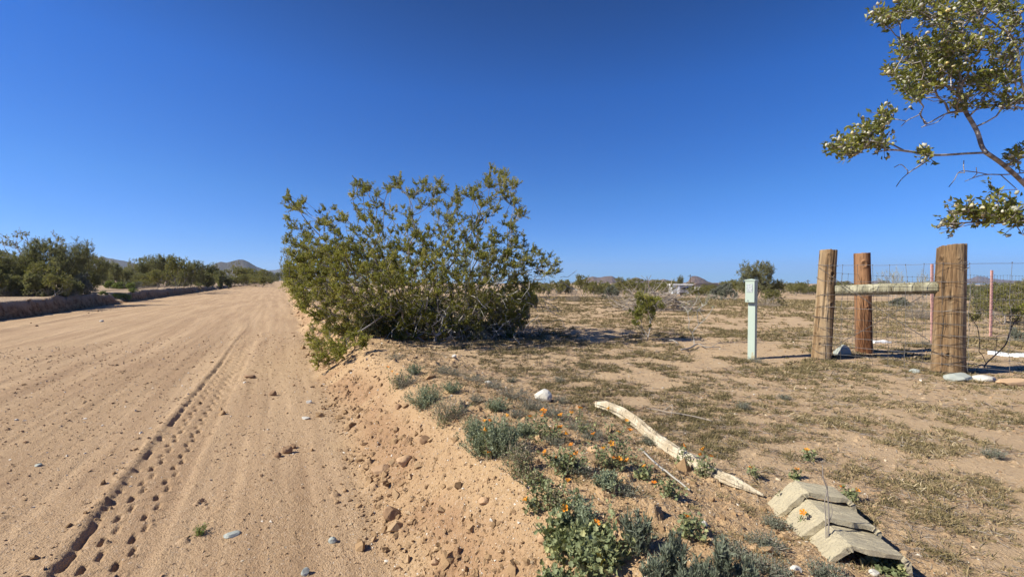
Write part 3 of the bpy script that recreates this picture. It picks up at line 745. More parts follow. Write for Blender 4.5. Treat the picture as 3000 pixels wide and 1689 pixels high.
hill('hills', [(120, 828), (190, 790), (240, 757), (262, 750), (280, 748), (292, 751), (304, 750), (335, 757), (363, 762), (400, 772), (450, 785), (520, 800), (600, 828)], 3600, HM2, 'dark hill with a double top above the roadside scrub', seed=9)
hill('hills', [(520, 828), (560, 805), (611, 782), (630, 770), (646, 766), (665, 767), (685, 762), (700, 758), (709, 758), (727, 764), (751, 778), (770, 786), (786, 792), (830, 808), (880, 828)], 3000, HM2, 'dark rounded hill near the end of the dirt road', seed=14)
hill('hills', [(700, 828), (760, 800), (790, 790), (807, 789), (820, 786), (850, 792), (900, 800), (980, 812), (1100, 828)], 7500, HM2, 'pale blue hills where the dirt road ends', seed=19)
hill('hills', [(1590, 829), (1640, 829), (1675, 829), (1690, 822), (1712, 815), (1725, 811), (1737, 808), (1750, 812), (1760, 812), (1772, 809), (1793, 808), (1806, 815), (1815, 821), (1835, 823), (1850, 815), (1867, 812), (1880, 817), (1895, 821), (1915, 817), (1930, 819), (1943, 816), (1960, 820), (1990, 825), (2020, 829), (2030, 831)], 3800, HM1, 'long brown ridge of rocky humps beyond the flat', seed=23)
hill('hills', [(1985, 831), (2005, 829), (2017, 822), (2022, 813), (2027, 808), (2036, 807), (2045, 809), (2062, 816), (2075, 824), (2087, 828), (2110, 827), (2125, 830), (2150, 834)], 3300, HM1, 'brown cone shaped hill behind the white trailer', seed=29)
hill('hills', [(2330, 848), (2348, 843), (2375, 838), (2393, 835), (2440, 830), (2483, 821), (2500, 829), (2545, 826), (2576, 819), (2600, 826), (2650, 830), (2720, 834), (2790, 825), (2840, 816), (2865, 807), (2890, 811), (2905, 816), (2950, 819), (3000, 822), (3080, 815), (3200, 830), (3300, 845)], 6800, HM1, 'pale blue mountains behind the wire fence', seed=37)

# ------------------------------------------------------------------ scrub along the left of the road
G1 = 'shrubs on the flat across the dirt road'
for a in [
 ('mesquite', -40, 866, 738, 110, 'grey green tree at the very edge, on the flat across the road'),
 ('mesquite', 48, 864, 742, 88, 'bushy green tree under the tall bare topped creosote'),
 ('tall', 92, 852, 662, 82, 'tall thin creosote with bare stems and small leaf tufts standing above the scrub'),
 ('mesquite', 158, 862, 704, 84, 'tallest dense green tree in the scrub across the road'),
 ('mesquite', 222, 858, 722, 58, 'feathery green tree with a pointed top beside the tallest tree'),
 ('mesquite', 268, 850, 752, 55, 'low round dark tree left of the gap in the scrub'),
 ('creosote', 120, 866, 775, 60, 'olive creosote shrub in front of the tallest tree across the road'),
 ('dense', 18, 868, 790, 55, 'dark twiggy shrub with bleached bare branches at its foot'),
 ('dense', 90, 868, 800, 55, 'dark low shrub under the tall thin creosote'),
 ('creosote', 165, 866, 808, 44, 'small olive shrub on the sandy edge above the cut bank'),
 ('sage', 232, 864, 806, 40, 'blue grey low bush beside the gap in the scrub'),
 ('dense', 255, 858, 800, 40, 'dark low shrub at the edge of the sandy gap'),
 ('dense', 205, 866, 812, 36, 'dark low shrub between the olive shrub and the blue grey bush'),
 ('mesquite', 352, 840, 772, 46, 'grey green rounded tree just past the sandy gap'),
 ('mesquite', 405, 838, 768, 44, 'grey green tree second past the sandy gap'),
 ('creosote', 440, 837, 758, 44, 'upright creosote shrub with ragged top in the middle of the scrub'),
 ('mesquite', 485, 838, 748, 46, 'dark green tree tallest in the middle stretch of scrub'),
 ('creosote', 520, 842, 755, 44, 'olive creosote in front of the dark green middle tree'),
 ('mesquite', 560, 840, 764, 44, 'broad grey green tree above the cut bank'),
 ('creosote', 468, 845, 785, 40, 'low olive shrub on the sand behind the cut bank'),
 ('mesquite', 605, 836, 776, 40, 'grey green tree above the far cut bank'),
 ('dense', 652, 846, 792, 28, 'very dark shrub hanging over the end of the cut bank'),
 ('dense', 590, 845, 795, 34, 'dark shrub leaning over the cut bank'),
 ('creosote', 640, 836, 780, 36, 'olive creosote behind the dark shrub at the bank end'),
 ('tall', 690, 832, 758, 18, 'thin tall creosote standing out above the far scrub'),
 ('tall', 388, 836, 750, 18, 'thin creosote with tufted top beside the double topped hill'),
 ('creosote', 695, 834, 783, 34, 'olive creosote past the end of the dark shrub'),
 ('creosote', 735, 831, 788, 30, 'small olive shrub far along the road below the rounded hill'),
 ('mesquite', 720, 829, 785, 34, 'grey tree far along the road below the rounded hill'),
 ('creosote', 768, 829, 795, 24, 'tiny olive shrub near the far bend of the road'),
 ('mesquite', 790, 826, 796, 24, 'tiny grey green tree near the far bend of the road'),
 ('mesquite', 815, 825, 797, 20, 'dark tiny tree closing the far end of the road'),
 ]:
    plant(a[0], a[1], a[2], a[3], a[4], a[5], 'tree' if a[0] == 'mesquite' else 'shrub', G1)
_r = random.Random(9)
for i in range(46):
    px = _r.uniform(310, 800) if i < 28 else _r.uniform(-30, 262); yb = (846 - max(0, px - 330) * .036 + _r.uniform(-3, 2)) if i < 28 else 866 + _r.uniform(-4, 3); hh = _r.uniform(14, 26) * (1.3 if i >= 28 else 1 - .5 * max(0, px - 500) / 350)
    plant(_r.choice(['dense', 'dense', 'creosote', 'sage']), px, yb, yb - hh, hh * _r.uniform(.9, 1.4), 'low scrub filling the foot of the thicket across the road', 'shrub', 'low scrub at the foot of the thicket', seed=500 + i)
for i, (px, yb, yt, hw, lab) in enumerate([(322, 845, 824, 20, 'bright green leafy clump in the sandy gap'), (352, 846, 828, 22, 'yellow green clump right of the bright leafy one'), (385, 847, 830, 16, 'small green clump at the edge of the middle scrub'),
     (300, 872, 862, 14, 'low green patch of weeds left of the notch in the cut bank'), (372, 880, 862, 18, 'green weeds growing in the notch of the cut bank'), (345, 872, 860, 20, 'flat green weeds behind the notch in the cut bank'), (392, 858, 848, 16, 'thin green weeds on the rim of the far cut bank')]):
    plant('low', px, yb, yt, hw, lab, 'plant', 'green weeds across the dirt road')

# bushes behind the big creosote, along the right of the road
G2 = 'bushes lined up along the berm behind the big creosote'
for a in [
 ('creosote', 905, 905, 725, 62, 'olive creosote right behind the big bush on the berm'),
 ('tall', 845, 850, 712, 30, 'thin creosote leaning over the road behind the big bush'),
 ('creosote', 862, 862, 765, 34, 'small olive creosote on the berm beyond the big bush'),
 ('mesquite', 838, 838, 782, 22, 'grey shrub at the roadside far beyond the big bush'),
 ('creosote', 980, 890, 730, 90, 'creosote hidden partly behind the middle of the big bush'),
 ('creosote', 1120, 880, 745, 90, 'creosote seen through gaps of the big bush'),
 ]:
    plant(a[0], a[1], a[2], a[3], a[4], a[5], 'shrub', G2)
plant('sage', 1335, 985, 880, 90, 'grey green bush in the middle of the shade of the big creosote', 'shrub', G2)
plant('dense', 1250, 975, 870, 90, 'dark bush in the heart of the shade of the big creosote', 'shrub', G2)
plant('dense', 1120, 985, 880, 90, 'dark bush behind the low branches of the big creosote', 'shrub', G2)
plant('sage', 1490, 985, 865, 84, 'grey green low bush tucked under the right side of the big creosote', 'shrub', G2)
plant('sage', 1400, 992, 905, 80, 'grey green twiggy bush at the foot of the big creosote', 'shrub', G2)
plant('dense', 1535, 900, 838, 48, 'dark olive shrub showing past the right side of the big creosote', 'shrub', G2)

# ------------------------------------------------------------------ the flat on the right
G3 = 'shrubs scattered over the dry flat'
for a in [
 ('creosote', 1585, 872, 822, 44, 'olive creosote nearest the big bush on the flat'),
 ('creosote', 1640, 862, 815, 36, 'round creosote with a tall tuft beside the hills'),
 ('dead', 1678, 883, 840, 22, 'grey leafless shrub standing alone on the sand'),
 ('creosote', 1706, 868, 808, 34, 'tallest creosote below the long brown ridge'),
 ('creosote', 1745, 874, 826, 42, 'wide creosote with bare grey foot on the flat'),
 ('sage', 1790, 874, 838, 34, 'grey low shrub beside the wide creosote'),
 ('creosote', 1822, 866, 815, 30, 'olive creosote under the right end of the ridge'),
 ('creosote', 1858, 878, 818, 48, 'large olive creosote behind the brush pile'),
 ('creosote', 1915, 872, 822, 40, 'ragged creosote right of the brush pile top'),
 ('mesquite', 1985, 862, 812, 26, 'feathery pale tree by the utility pole'),
 ('creosote', 1955, 880, 828, 44, 'creosote in front of the white trailer'),
 ('creosote', 2035, 876, 836, 40, 'dark olive creosote below the cone shaped hill'),
 ('creosote', 2068, 870, 838, 32, 'creosote in front of the dark roofed house'),
 ('sage', 2120, 880, 832, 46, 'grey leafless shrub left of the big lone tree'),
 ('creosote', 2160, 868, 822, 40, 'olive shrub beside the trunk of the big lone tree'),
 ('mesquite', 2218, 872, 768, 64, 'big grey green lone tree behind the mint pedestal'),
 ('creosote', 2270, 872, 822, 36, 'olive shrub right of the big lone tree'),
 ('creosote', 2262, 896, 850, 40, 'near green topped shrub with bare grey foot right of the pedestal'),
 ('dead', 2245, 898, 868, 34, 'tangle of bare grey twigs at the foot of the green topped shrub'),
 ('creosote', 2330, 866, 838, 34, 'low olive shrub between pedestal and left post'),
 ('creosote', 2380, 864, 838, 34, 'low olive shrub just left of the left post'),
 ('palo', 2620, 872, 782, 46, 'pale yellow green tree with thin crown behind the rail'),
 ('palo', 2705, 874, 790, 36, 'pale thin tree behind the pink steel post'),
 ('sage', 2635, 900, 872, 34, 'low grey bush below the rail'),
 ('dead', 2698, 935, 862, 32, 'grey dead bush beside the pink post and the big post'),
 ('mesquite', 2862, 912, 838, 44, 'dark green shrub right behind the big post'),
 ('creosote', 2945, 950, 840, 80, 'large olive creosote beyond the fence at the right edge'),
 ('mesquite', 2790, 900, 848, 40, 'grey green shrub hidden behind the big post'),
 ('creosote', 2900, 925, 856, 40, 'olive creosote between the second pink post and the big post'),
 ('sage', 2975, 1000, 962, 24, 'small grey bush beyond the white strip'),
 ('creosote', 3060, 940, 820, 60, 'creosote at the very edge beyond the fence'),
 ]:
    plant(a[0], a[1], a[2], a[3], a[4], a[5], 'tree' if a[0] in ('mesquite', 'palo') else 'shrub', G3)
rng = random.Random(3)
for i in range(170):
    px = rng.uniform(1590, 3150); yb = rng.uniform(840, 868); 
    hw = rng.uniform(13, 28) * (1 + max(0, yb - 848) / 30); hh = rng.uniform(12, 24) * (1 + max(0, yb - 848) / 30)
    kind = rng.choice(['creosote', 'creosote', 'creosote', 'sage', 'mesquite'])
    if kind == 'sage': hh *= .7
    plant(kind, px, yb, yb - hh, hw, {'creosote': 'low olive shrub of the far band across the flat', 'sage': 'low grey shrub of the far band across the flat', 'mesquite': 'grey green small tree of the far band across the flat'}[kind],
          'shrub', 'low shrubs of the far band across the flat', seed=i)
for i in range(40):                                # second band behind the left scrub and along the road
    px = rng.uniform(-150, 820); yb = rng.uniform(829, 842)
    plant(rng.choice(['mesquite', 'creosote']), px, yb, yb - rng.uniform(34, 58) * (1 - .35 * (px > 600)), rng.uniform(24, 44), 'scrubby tree deep in the thicket across the road', 'tree', 'thicket behind the roadside scrub', seed=200 + i)
for k, L_ in PROTO.items():                        # drop prototypes that were never used
    for o in L_:
        if o.name not in _first:
            for ch in list(o.children): bpy.data.objects.remove(ch)
            bpy.data.objects.remove(o)

# small creosote, sapling, brush pile ------------------------------------------
def small_creosote():
    rng = np.random.default_rng(8); b = gnd(1898, 999); Y = b[1]
    att = []
    for (px, py, n, s) in [(1880, 880, 22, 13), (1905, 890, 18, 14), (1925, 880, 8, 8), (1870, 915, 12, 12), (1862, 945, 8, 8), (1890, 905, 22, 14), (1915, 915, 10, 10), (1875, 930, 6, 8), (1910, 940, 5, 9), (1935, 900, 6, 7)]:
        for k in range(n): att.append(at(px + rng.normal() * s * .6, py + rng.normal() * s * .6, Y + rng.normal() * .14))
    att = np.array(att)
    P, par, cnt, tips = grow([b + [rng.normal() * .03, rng.normal() * .03, -.03] for _ in range(6)], att, .6, .12, .08, rng)
    V, Fs, v, tw = sprigs(att, att - b, 5, .08, 12, .026, rng, .8, .3)
    root = empty('creosote_sapling', b, 'small upright creosote with bare lower stems on the open flat', 'shrub')
    SV, SF, sv = stems_mesh(P - b, par, cnt, .0026, .38, .012, rng, 5, (tw[0] - b, tw[1] - b))
    mesh_obj('stem', SV, SF, M['twig'], root, False, {'v': sv}); mesh_obj('foliage', V - b, Fs, M['creosote'], root, False, {'v': v})
    b = gnd(2034, 1008); Y = b[1]; att = []
    for (px, py, n, s) in [(2075, 872, 6, 8), (2068, 885, 5, 8), (2045, 878, 4, 8), (2025, 890, 3, 9), (2052, 905, 3, 10), (2035, 915, 2, 12), (2085, 900, 2, 6), (2018, 960, 1, 3), (2015, 915, 2, 6), (2062, 940, 2, 7), (2000, 895, 1, 3)]:
        for k in range(n): att.append(at(px + rng.normal() * s * .6, py + rng.normal() * s * .6, Y + rng.normal() * .08))
    att = np.array(att); P, par, cnt, tips = grow([b - [0, 0, .03]], att, .5, .12, .07, rng)
    V, Fs, v, tw = sprigs(att, att - b, 4, .07, 3, .018, rng, .8, .3)
    root = empty('dry_sapling', b, 'thin pale stemmed sapling almost without leaves between small creosote and pedestal', 'shrub')
    SV, SF, sv = stems_mesh(P - b, par, cnt, .0028, .40, .012, rng, 5, (tw[0] - b, tw[1] - b))
    mesh_obj('stem', SV, SF, M['stem_pale'], root, False, {'v': sv}); mesh_obj('foliage', V - b, Fs, M['creosote'], root, False, {'v': v})
small_creosote()

def brush_pile():
    rng = np.random.default_rng(12); b = gnd(1920, 908); mb = MB(); W = 100 / F * b[1]; H = 52 / F * b[1]
    for k in range(260):
        a = rng.uniform(-1, 1); x = a * W; top = H * (1 - a * a) * rng.uniform(.1, 1); yy = rng.normal() * .45
        d = np.array([rng.choice([-1, 1]) * rng.uniform(.5, 1), rng.normal() * .5, rng.uniform(-.5, .6)]); d /= np.linalg.norm(d)
        P = [np.array([x, yy, max(.03, top)])]
        for s in range(5):
            d = d + rng.normal(size=3) * .28; d /= np.linalg.norm(d); n = P[-1] + d * rng.uniform(.10, .26); n[2] = max(n[2], .02); P.append(n)
        R = rng.uniform(.006, .020); V, Fc = tube(P, np.linspace(R, R * .35, 6), 5, False)
        mb.add(V, Fc, np.clip(rng.normal(.55, .2), 0, 1))
    root = mb.build('brush_pile', M['dead']); root.location = b
    tag(root, 'low pile of bleached dead branches on the flat behind the small creosote', 'brush pile')
brush_pile()

# trailer, house, poles ---------------------------------------------------------
def plain(name, c, rough=.6, spec=.3):
    m, nt, b = new_mat(name); n = noise(nt, coords(nt), 3.0, 4)
    nt.links.new(mix(nt, n, [x * 1.08 for x in c], [x * .85 for x in c]), b.inputs['Base Color']); b.inputs['Roughness'].default_value = rough
    b.inputs['Specular IOR Level'].default_value = spec; return m
WHITE = plain('white painted metal', (.78, .79, .80)); GLASS = plain('dark window glass', (.03, .035, .045), .15, .6)
DARK = plain('dark brown roofing', (.06, .045, .04)); PALE = plain('pale blue grey siding', (.52, .58, .64)); POLE = plain('pole timber', (.10, .075, .055))
def place(px, Yd, zroof_py):
    p = at(px, zroof_py, Yd); return p
def trailer():
    Y = 82; a = at(1972, 832, Y); b = at(2028, 833, Y); z0 = float(ground_h(np.array([a[0]]), np.array([Y]), False)[0]); L_ = b[0] - a[0]; H = a[2] - z0
    root = empty('travel_trailer', (a[0], Y, z0), 'white flat roofed trailer half hidden by creosote on the far flat', 'trailer')
    mb = MB(); w = 1.05
    mb.box((w / 2, 1.2, H * .5 + .1), (w, 2.4, H - .5), v=.5); mb.box((L_ / 2 + w / 2, 1.25, H * .5), (L_ - w, 2.3, H - .7)); mb.build('body', PALE, root)
    MB().box((L_ / 2, 1.2, H - .08), (L_ + .3, 2.8, .22)).build('roof', WHITE, root)
    MB().box((w + .02, -.06, H * .5), (.34, .1, H - .6)).build('door', WHITE, root)
    MB().box((L_ * .55, .03, H * .62), (.8, .14, .5)).build('window', GLASS, root); MB().box((L_ * .8, .03, H * .62), (.6, .14, .5)).build('window', GLASS, root)
    for x in (L_ * .45, L_ * .58):
        V, Fc = tube([(x, -.1, .32), (x, .15, .32)], .32, 14); MB().add(V, Fc).build('wheel', DARK, root)
trailer()
def house():
    Y = 105; a = at(2055, 832, Y); b = at(2112, 833, Y); z0 = float(ground_h(np.array([a[0]]), np.array([Y]), False)[0]); L_ = b[0] - a[0]; H = a[2] - z0
    root = empty('ranch_house', (a[0], Y, z0), 'far low house with dark roofs and white front wall beyond the trailer', 'house')
    MB().box((L_ * .22, 2, H * .42), (L_ * .42, 4, H * .84)).build('wall', WHITE, root)
    MB().box((L_ * .72, 2.6, H * .40), (L_ * .55, 4, H * .80)).build('wall', PALE, root)
    for (x0, x1, z, y) in ((-.3, L_ * .46, H * .86, 2), (L_ * .42, L_ + .3, H * .84, 2.6)):
        V = np.array([(x0, y - 2.4, z), (x1, y - 2.4, z), (x1, y + 2.4, z), (x0, y + 2.4, z), (x0, y, z + .55), (x1, y, z + .55), (x0, y - 2.4, z - .15), (x1, y - 2.4, z - .15), (x1, y + 2.4, z - .15), (x0, y + 2.4, z - .15)])
        MB().add(V, [[(0, 1, 5, 4), (2, 3, 4, 5), (0, 6, 7, 1), (2, 8, 9, 3), (6, 9, 8, 7)], [(0, 4, 3), (1, 2, 5)]]).build('roof', DARK, root)
    for x in (.10, .30, .52, .66, .86): MB().box((L_ * x, -.02 if x < .45 else .58, H * .5), (.5, .1, .8)).build('window', GLASS, root)
    MB().box((L_ * .2, -.04, H * .36), (.6, .1, H * .7)).build('door', DARK, root)
house()
for (px, yt, Y, lab) in ((2022, 804, 130, 'thin dark utility pole beside the cone shaped hill'), (2367, 819, 150, 'thin far utility pole near the left timber post'), (2126, 828, 150, 'short far utility pole left of the lone tree')):
    t = at(px, yt, Y); z0 = float(ground_h(np.array([t[0]]), np.array([Y]), False)[0]); root = empty('utility_pole', (t[0], Y, z0), lab, 'utility pole', 'utility poles far off'); h = t[2] - z0
    V, Fc = tube([(0, 0, 0), (0, 0, h)], [.17, .12], 8); MB().add(V, Fc).build('pole', POLE, root); MB().box((0, 0, h - .5), (1.5, .12, .12)).build('crossarm', POLE, root)
# ------------------------------------------------------------------ fence: timber brace, woven wire, pink steel posts
def knots_mesh(P0, P1, r0, r1, seed, knots, top_cut=0.0, cracks=6, n=72, rows=150):
    """round post from P0 to P1 (lean included) with grain, drying cracks and knots"""
    rng = np.random.default_rng(seed); P0 = np.array(P0, float); P1 = np.array(P1, float); ax = P1 - P0; L_ = np.linalg.norm(ax)
    d, u, w = basis(ax[None]); u = u[0]; w = w[0]
    t = np.linspace(0, 1, rows); a = np.arange(n) * 2 * np.pi / n; T, A = np.meshgrid(t, a, indexing='ij')
    R = r0 + (r1 - r0) * T
    R = R * (1 + .035 * np.sin(A * 2 + seed) + .02 * np.sin(A * 3 + 2 * T))
    g = fbm(np.cos(A) * 3 + 7 + A * 0, np.sin(A) * 3 + T * L_ * .25, 3, seed)
    R = R + .004 * fbm(A * 7, T * L_ * 1.2, 4, seed + 1) + .003 * g
    dark = np.zeros_like(R)
    for k in range(cracks):
        a0 = rng.uniform(0, 2 * np.pi); t0 = rng.uniform(0, .7); t1 = min(1, t0 + rng.uniform(.25, .9)); wd = rng.uniform(.03, .085)
        da = (A - a0 - .05 * np.sin(T * 9 + k) + np.pi) % (2 * np.pi) - np.pi
        m = np.exp(-(da / wd) ** 2) * sst(t0, t0 + .06, T) * (1 - sst(t1 - .06, t1 + .001, T)) if t1 < 1 else np.exp(-(da / wd) ** 2) * sst(t0, t0 + .06, T)
        R = R - .018 * m; dark = np.maximum(dark, .85 * m ** 2)
    for (ka, kt, ks) in knots:
        da = ((A - ka + np.pi) % (2 * np.pi) - np.pi) * (r0 + r1) / 2; dz = (T - kt) * L_; dd = np.sqrt(da ** 2 + (dz * .75) ** 2) / ks
        R = R + .010 * np.exp(-((dd - 1.0) / .35) ** 2) - .012 * np.exp(-(dd / .55) ** 2)
        dark = np.maximum(dark, .75 * np.exp(-(dd / .5) ** 2)); dark = np.maximum(dark, .35 * np.exp(-((dd - .95) / .12) ** 2))
    C = P0 + T[..., None] * ax
    V = C + R[..., None] * (np.cos(A)[..., None] * u + np.sin(A)[..., None] * w)
    tc = top_cut * (np.cos(A) * 1.0)
    V[..., 2] += (T > .985) * tc + (T > .985) * rng.normal(size=T.shape) * .003
    V = V.reshape(-1, 3); i = (np.arange(rows - 1)[:, None] * n + np.arange(n)[None]); j = (np.arange(rows - 1)[:, None] * n + (np.arange(n)[None] + 1) % n)
    Q = np.stack([i, j, j + n, i + n], -1).reshape(-1, 4)
    # end grain
    top = V[-n:]; c = top.mean(0); ring = c + (top - c) * .5; V = np.vstack([V, ring + [0, 0, .002], [c]]); b = rows * n
    k = np.arange(n); k2 = (k + 1) % n
    Q2 = np.stack([b - n + k, b - n + k2, b + k2, b + k], 1); T3 = np.stack([b + k, b + k2, np.full(n, b + n)], 1)
    return V, [np.vstack([Q, Q2]), T3], np.concatenate([dark.ravel(), np.full(n, .15), [.5]])

PL = gnd(2404, 1052); PB = gnd(2776, 1090); PR = gnd(2532, 1032)
FA = norm(np.array([(PB - PL)[:2]]))[0]
WZ = [1.306, 1.09, .905, .74, .59, .455, .335, .225, .115, .02]
def fence():
    root = empty('wire_fence', (PB[0], PB[1], PB[2]), 'woven wire fence with three thick timber posts, a rail between them and pink steel posts', 'fence')
    O = PB.copy()
    def wood(name, base, top, r0, r1, seed, knots, mat, label, cut, cracks):
        V, Fs, v = knots_mesh(base - O - [0, 0, .15], top - O, r0, r1, seed, knots, cut, cracks)
        return tag(mesh_obj(name, V, Fs, mat, root, True, {'v': v}), label)
    # knot angles: seen side is where the surface looks to the camera; found from basis() below
    def face(base, top, off):
        d, u, w = basis((top - base)[None]); to = norm(np.array([[0, 0, CAMZ]]) - base)[0]
        return math.atan2(np.dot(to, w[0]), np.dot(to, u[0])) + off
    tl = at(2428, 733, PL[1] + .02); tb = at(2789, 722, PB[1] + .02); tr = at(2526, 742, PR[1] + .02)
    p1 = wood('wooden_post', PL, tl, .122, .104, 3, [(face(PL, tl, -.75), .30, .02), (face(PL, tl, .6), .80, .03), (face(PL, tl, .7), .55, .026), (face(PL, tl, .05), .96, .012), (face(PL, tl, -.5), .52, .02), (face(PL, tl, .3), .87, .012), (face(PL, tl, -.2), .22, .022)], M['post'], 'sunlit leaning timber post nearest the pedestal', .004, 7)
    p2 = wood('wooden_post', PB, tb, .150, .128, 5, [(face(PB, tb, -.7), .90, .034), (face(PB, tb, -.75), .76, .03), (face(PB, tb, .05), .62, .034), (face(PB, tb, .0), .22, .024), (face(PB, tb, .5), .90, .014), (face(PB, tb, -.5), .08, .022)], M['post'], 'thickest timber post wrapped in wire ends', .026, 12)
    p3 = wood('wooden_post', PR, tr, .108, .103, 8, [(face(PR, tr, .2), .90, .036), (face(PR, tr, .5), .50, .018)], M['post_red'], 'red brown timber post standing behind the rail', .002, 6)
    # big split down the middle of the thick post is carried by one more deep crack; rail:
    ra = at(2447, 850, PL[1] - .10); rb = at(2748, 842, PB[1] + .06)
    V, Fs, v = knots_mesh(ra - O, rb - O, .068, .071, 11, [(face(ra, rb, .0), .40, .02)], 0, 9, 48, 120)
    tag(mesh_obj('rail', V, Fs, M['rail'], root, True, {'v': v}), 'pale grey green round rail')
    rng = np.random.default_rng(4)
    def wirepath(a, b, sag, n, jit=.004):
        t = np.linspace(0, 1, n)[:, None]; P = a + (b - a) * t; P = P + rng.normal(size=P.shape) * jit; P[:, 2] -= sag * np.sin(np.pi * t[:, 0]); return P
    def span(name, a, b, zs, step, zoff=0.0, n=14, r=.0022, sagk=.01, lean=0.0):
        mb = MB(); a = np.array(a, float); b = np.array(b, float); L_ = np.linalg.norm((b - a)[:2]); paths = []
        for k, z in enumerate(zs):
            za = gz(a[0], a[1]) + z; zb = gz(b[0], b[1]) + z + zoff
            P = wirepath(np.array([a[0], a[1], za]), np.array([b[0], b[1], zb]), sagk * rng.uniform(-.4, 1.2), n, .003); paths.append(P)
            V, Fc = tube(P - O, r, 5); mb.add(V, Fc, rng.uniform(.3, .9))
        m = int(L_ / step)
        for i in range(m):
            t = (i + .5 + rng.normal() * .05) / m; Q = []
            for P in paths:
                s = t * (n - 1); j = min(int(s), n - 2); Q.append(P[j] + (P[j + 1] - P[j]) * (s - j) + rng.normal(size=3) * .004)
            Q = np.array(Q); V, Fc = tube(spline(Q, 3) - O, r * .9, 5); mb.add(V, Fc, rng.uniform(.2, .8))
            for q_ in Q:                              # hinge knot where stay and line wire cross
                V, Fc = tube([q_ - O - [0, 0, .007], q_ - O + [0, 0, .007]], r * 1.9, 5); mb.add(V, Fc, .2)
        return mb.build(name, M['wire'], root)
    nrm = np.array([-FA[1], FA[0]]) ; nrm = nrm if nrm[1] < 0 else -nrm       # towards the camera
    a = PL[:2] + nrm * .115; b = PB[:2] + nrm * .14
    tag(span('wire_mesh', a, b, WZ, .155, 0, 12), 'woven wire stretched between the two near posts')
    e = PB[:2] + FA * 1.9 + nrm * .10
    tag(span('wire_mesh', b, e, WZ, .30, 0, 12, sagk=.02), 'woven wire running past the thick post')
    T1 = gnd(2731, 1008); T2 = gnd(2903, 985); T3 = T2 + (T2 - T1) * 1.9
    wz2 = [z * .93 for z in WZ]
    tag(span('wire_mesh', PL[:2] + [.05, .11], T1[:2], wz2, .15, -.06, 14, .0019), 'woven wire running back to the first pink post')
    tag(span('wire_mesh', T1[:2], T2[:2], wz2, .15, -.02, 10, .0019), 'woven wire between the two pink posts')
    tag(span('wire_mesh', T2[:2], T3[:2], wz2, .16, 0, 14, .0019), 'woven wire beyond the second pink post')
    for (T_, tx, ty, lab) in ((T1, 2729, 772, 'faded pink steel post close behind the thick post'), (T2, 2907, 791, 'faded pink steel post further back')):
        top = at(tx, ty, T_[1]); h = top[2] - T_[2]; mb = MB(); c = T_ - O; lean = (top - T_) / h
        sh = np.array([[1, 0, 0, ], [0, 1, 0], [0, 0, 1.]])
        for (dx, dy, wx, wy) in ((0, 0, .038, .007), (0, .017, .007, .028)):
            V = np.array([[c[0] + dx + sx * wx / 2, c[1] + dy + sy * wy / 2, c[2] - .1 + zz * (h + .1)] for sx in (-1, 1) for sy in (-1, 1) for zz in (0, 1)])
            V[:, :2] += (V[:, 2:3] - c[2]) * lean[:2] * .6
            mb.add(V, [[(0, 1, 3, 2), (4, 6, 7, 5), (0, 4, 5, 1), (2, 3, 7, 6), (0, 2, 6, 4), (1, 5, 7, 3)]], .55)
        for k in range(int(h / .055)):
            z = .05 + k * .055; mb.box(c + [lean[0] * .6 * z, lean[1] * .6 * z - .007, z], (.022, .010, .012), None, .4)
        tag(mb.build('steel_post', M['pink'], root), lab)
    # wire ends wrapped round the posts
    def wraps(post, base, top, r, zs, seed, turns=1.3):
        g = np.random.default_rng(seed); mb = MB()
        for z in zs:
            f = (z - base[2]) / (top[2] - base[2]); c = base + (top - base) * f; k = 1
            for w_ in range(k):
                a0 = g.uniform(0, 6.28); n = 40; t = np.linspace(0, 1, n); ang = a0 + t * 2 * np.pi * g.uniform(1.0, turns)
                rr = r * (1 + .02) + .001 + np.abs(g.normal(size=n)) * .0012
                tilt = g.normal() * .03
                P = np.stack([c[0] + rr * np.cos(ang), c[1] + rr * np.sin(ang), c[2] + tilt * np.cos(ang + 1) + (t - .5) * .015 * g.normal()], 1)
                V, Fc = tube(P - O, .0022, 5); mb.add(V, Fc, g.uniform(.0, .4))
                # twisted tail of the wire, lying against the post on the seen side
                th = math.atan2(-base[1], -base[0]) + g.uniform(-.8, .8); q0 = np.array([c[0] + rr[0] * math.cos(th), c[1] + rr[0] * math.sin(th), c[2]])
                tn = np.array([-math.sin(th), math.cos(th), 0]); m = 22; tt = np.linspace(0, 1, m)[:, None]
                P = q0 + tn * (tt - .5) * .11 + np.array([math.cos(th), math.sin(th), 0]) * (.004 + .004 * np.sin(tt * 40)) + np.array([0, 0, 1.]) * (.004 * np.cos(tt * 40) + tt * g.normal() * .02)
                V, Fc = tube(P - O, .0017, 5); mb.add(V, Fc, g.uniform(.1, .6))
        return mb.build('wire_wrap', M['wire'], post)
    wraps(p1, PL, tl, .112, [PL[2] + z for z in WZ], 21); wraps(p2, PB, tb, .139, [PB[2] + z for z in WZ], 22); wraps(p3, PR, tr, .108, [PR[2] + .98], 23)
    # twisted brace wires crossing between the posts
    def brace(p, q, lab):
        p = np.array(p); q = np.array(q); n = 120; t = np.linspace(0, 1, n); ax = q - p; d, u, w = basis(ax[None]); mb = MB()
        for ph in (0, np.pi):
            P = p + t[:, None] * ax + .0042 * (np.cos(t * 150 + ph)[:, None] * u + np.sin(t * 150 + ph)[:, None] * w); P[:, 2] -= .02 * np.sin(np.pi * t)
            V, Fc = tube(P - O, .0026, 5); mb.add(V, Fc, .2)
        tag(mb.build('brace_wire', M['wire'], root), lab)
    n3 = np.array([nrm[0], nrm[1], 0])
    brace(at(2400, 784, PL[1] - .10), at(2725, 998, PB[1] - .14), 'twisted brace wire falling from the left post to the thick post')
    brace(at(2840, 782, PB[1] - .14), at(2450, 1010, PL[1] - .10), 'twisted brace wire rising from the left post foot to the thick post')
fence()

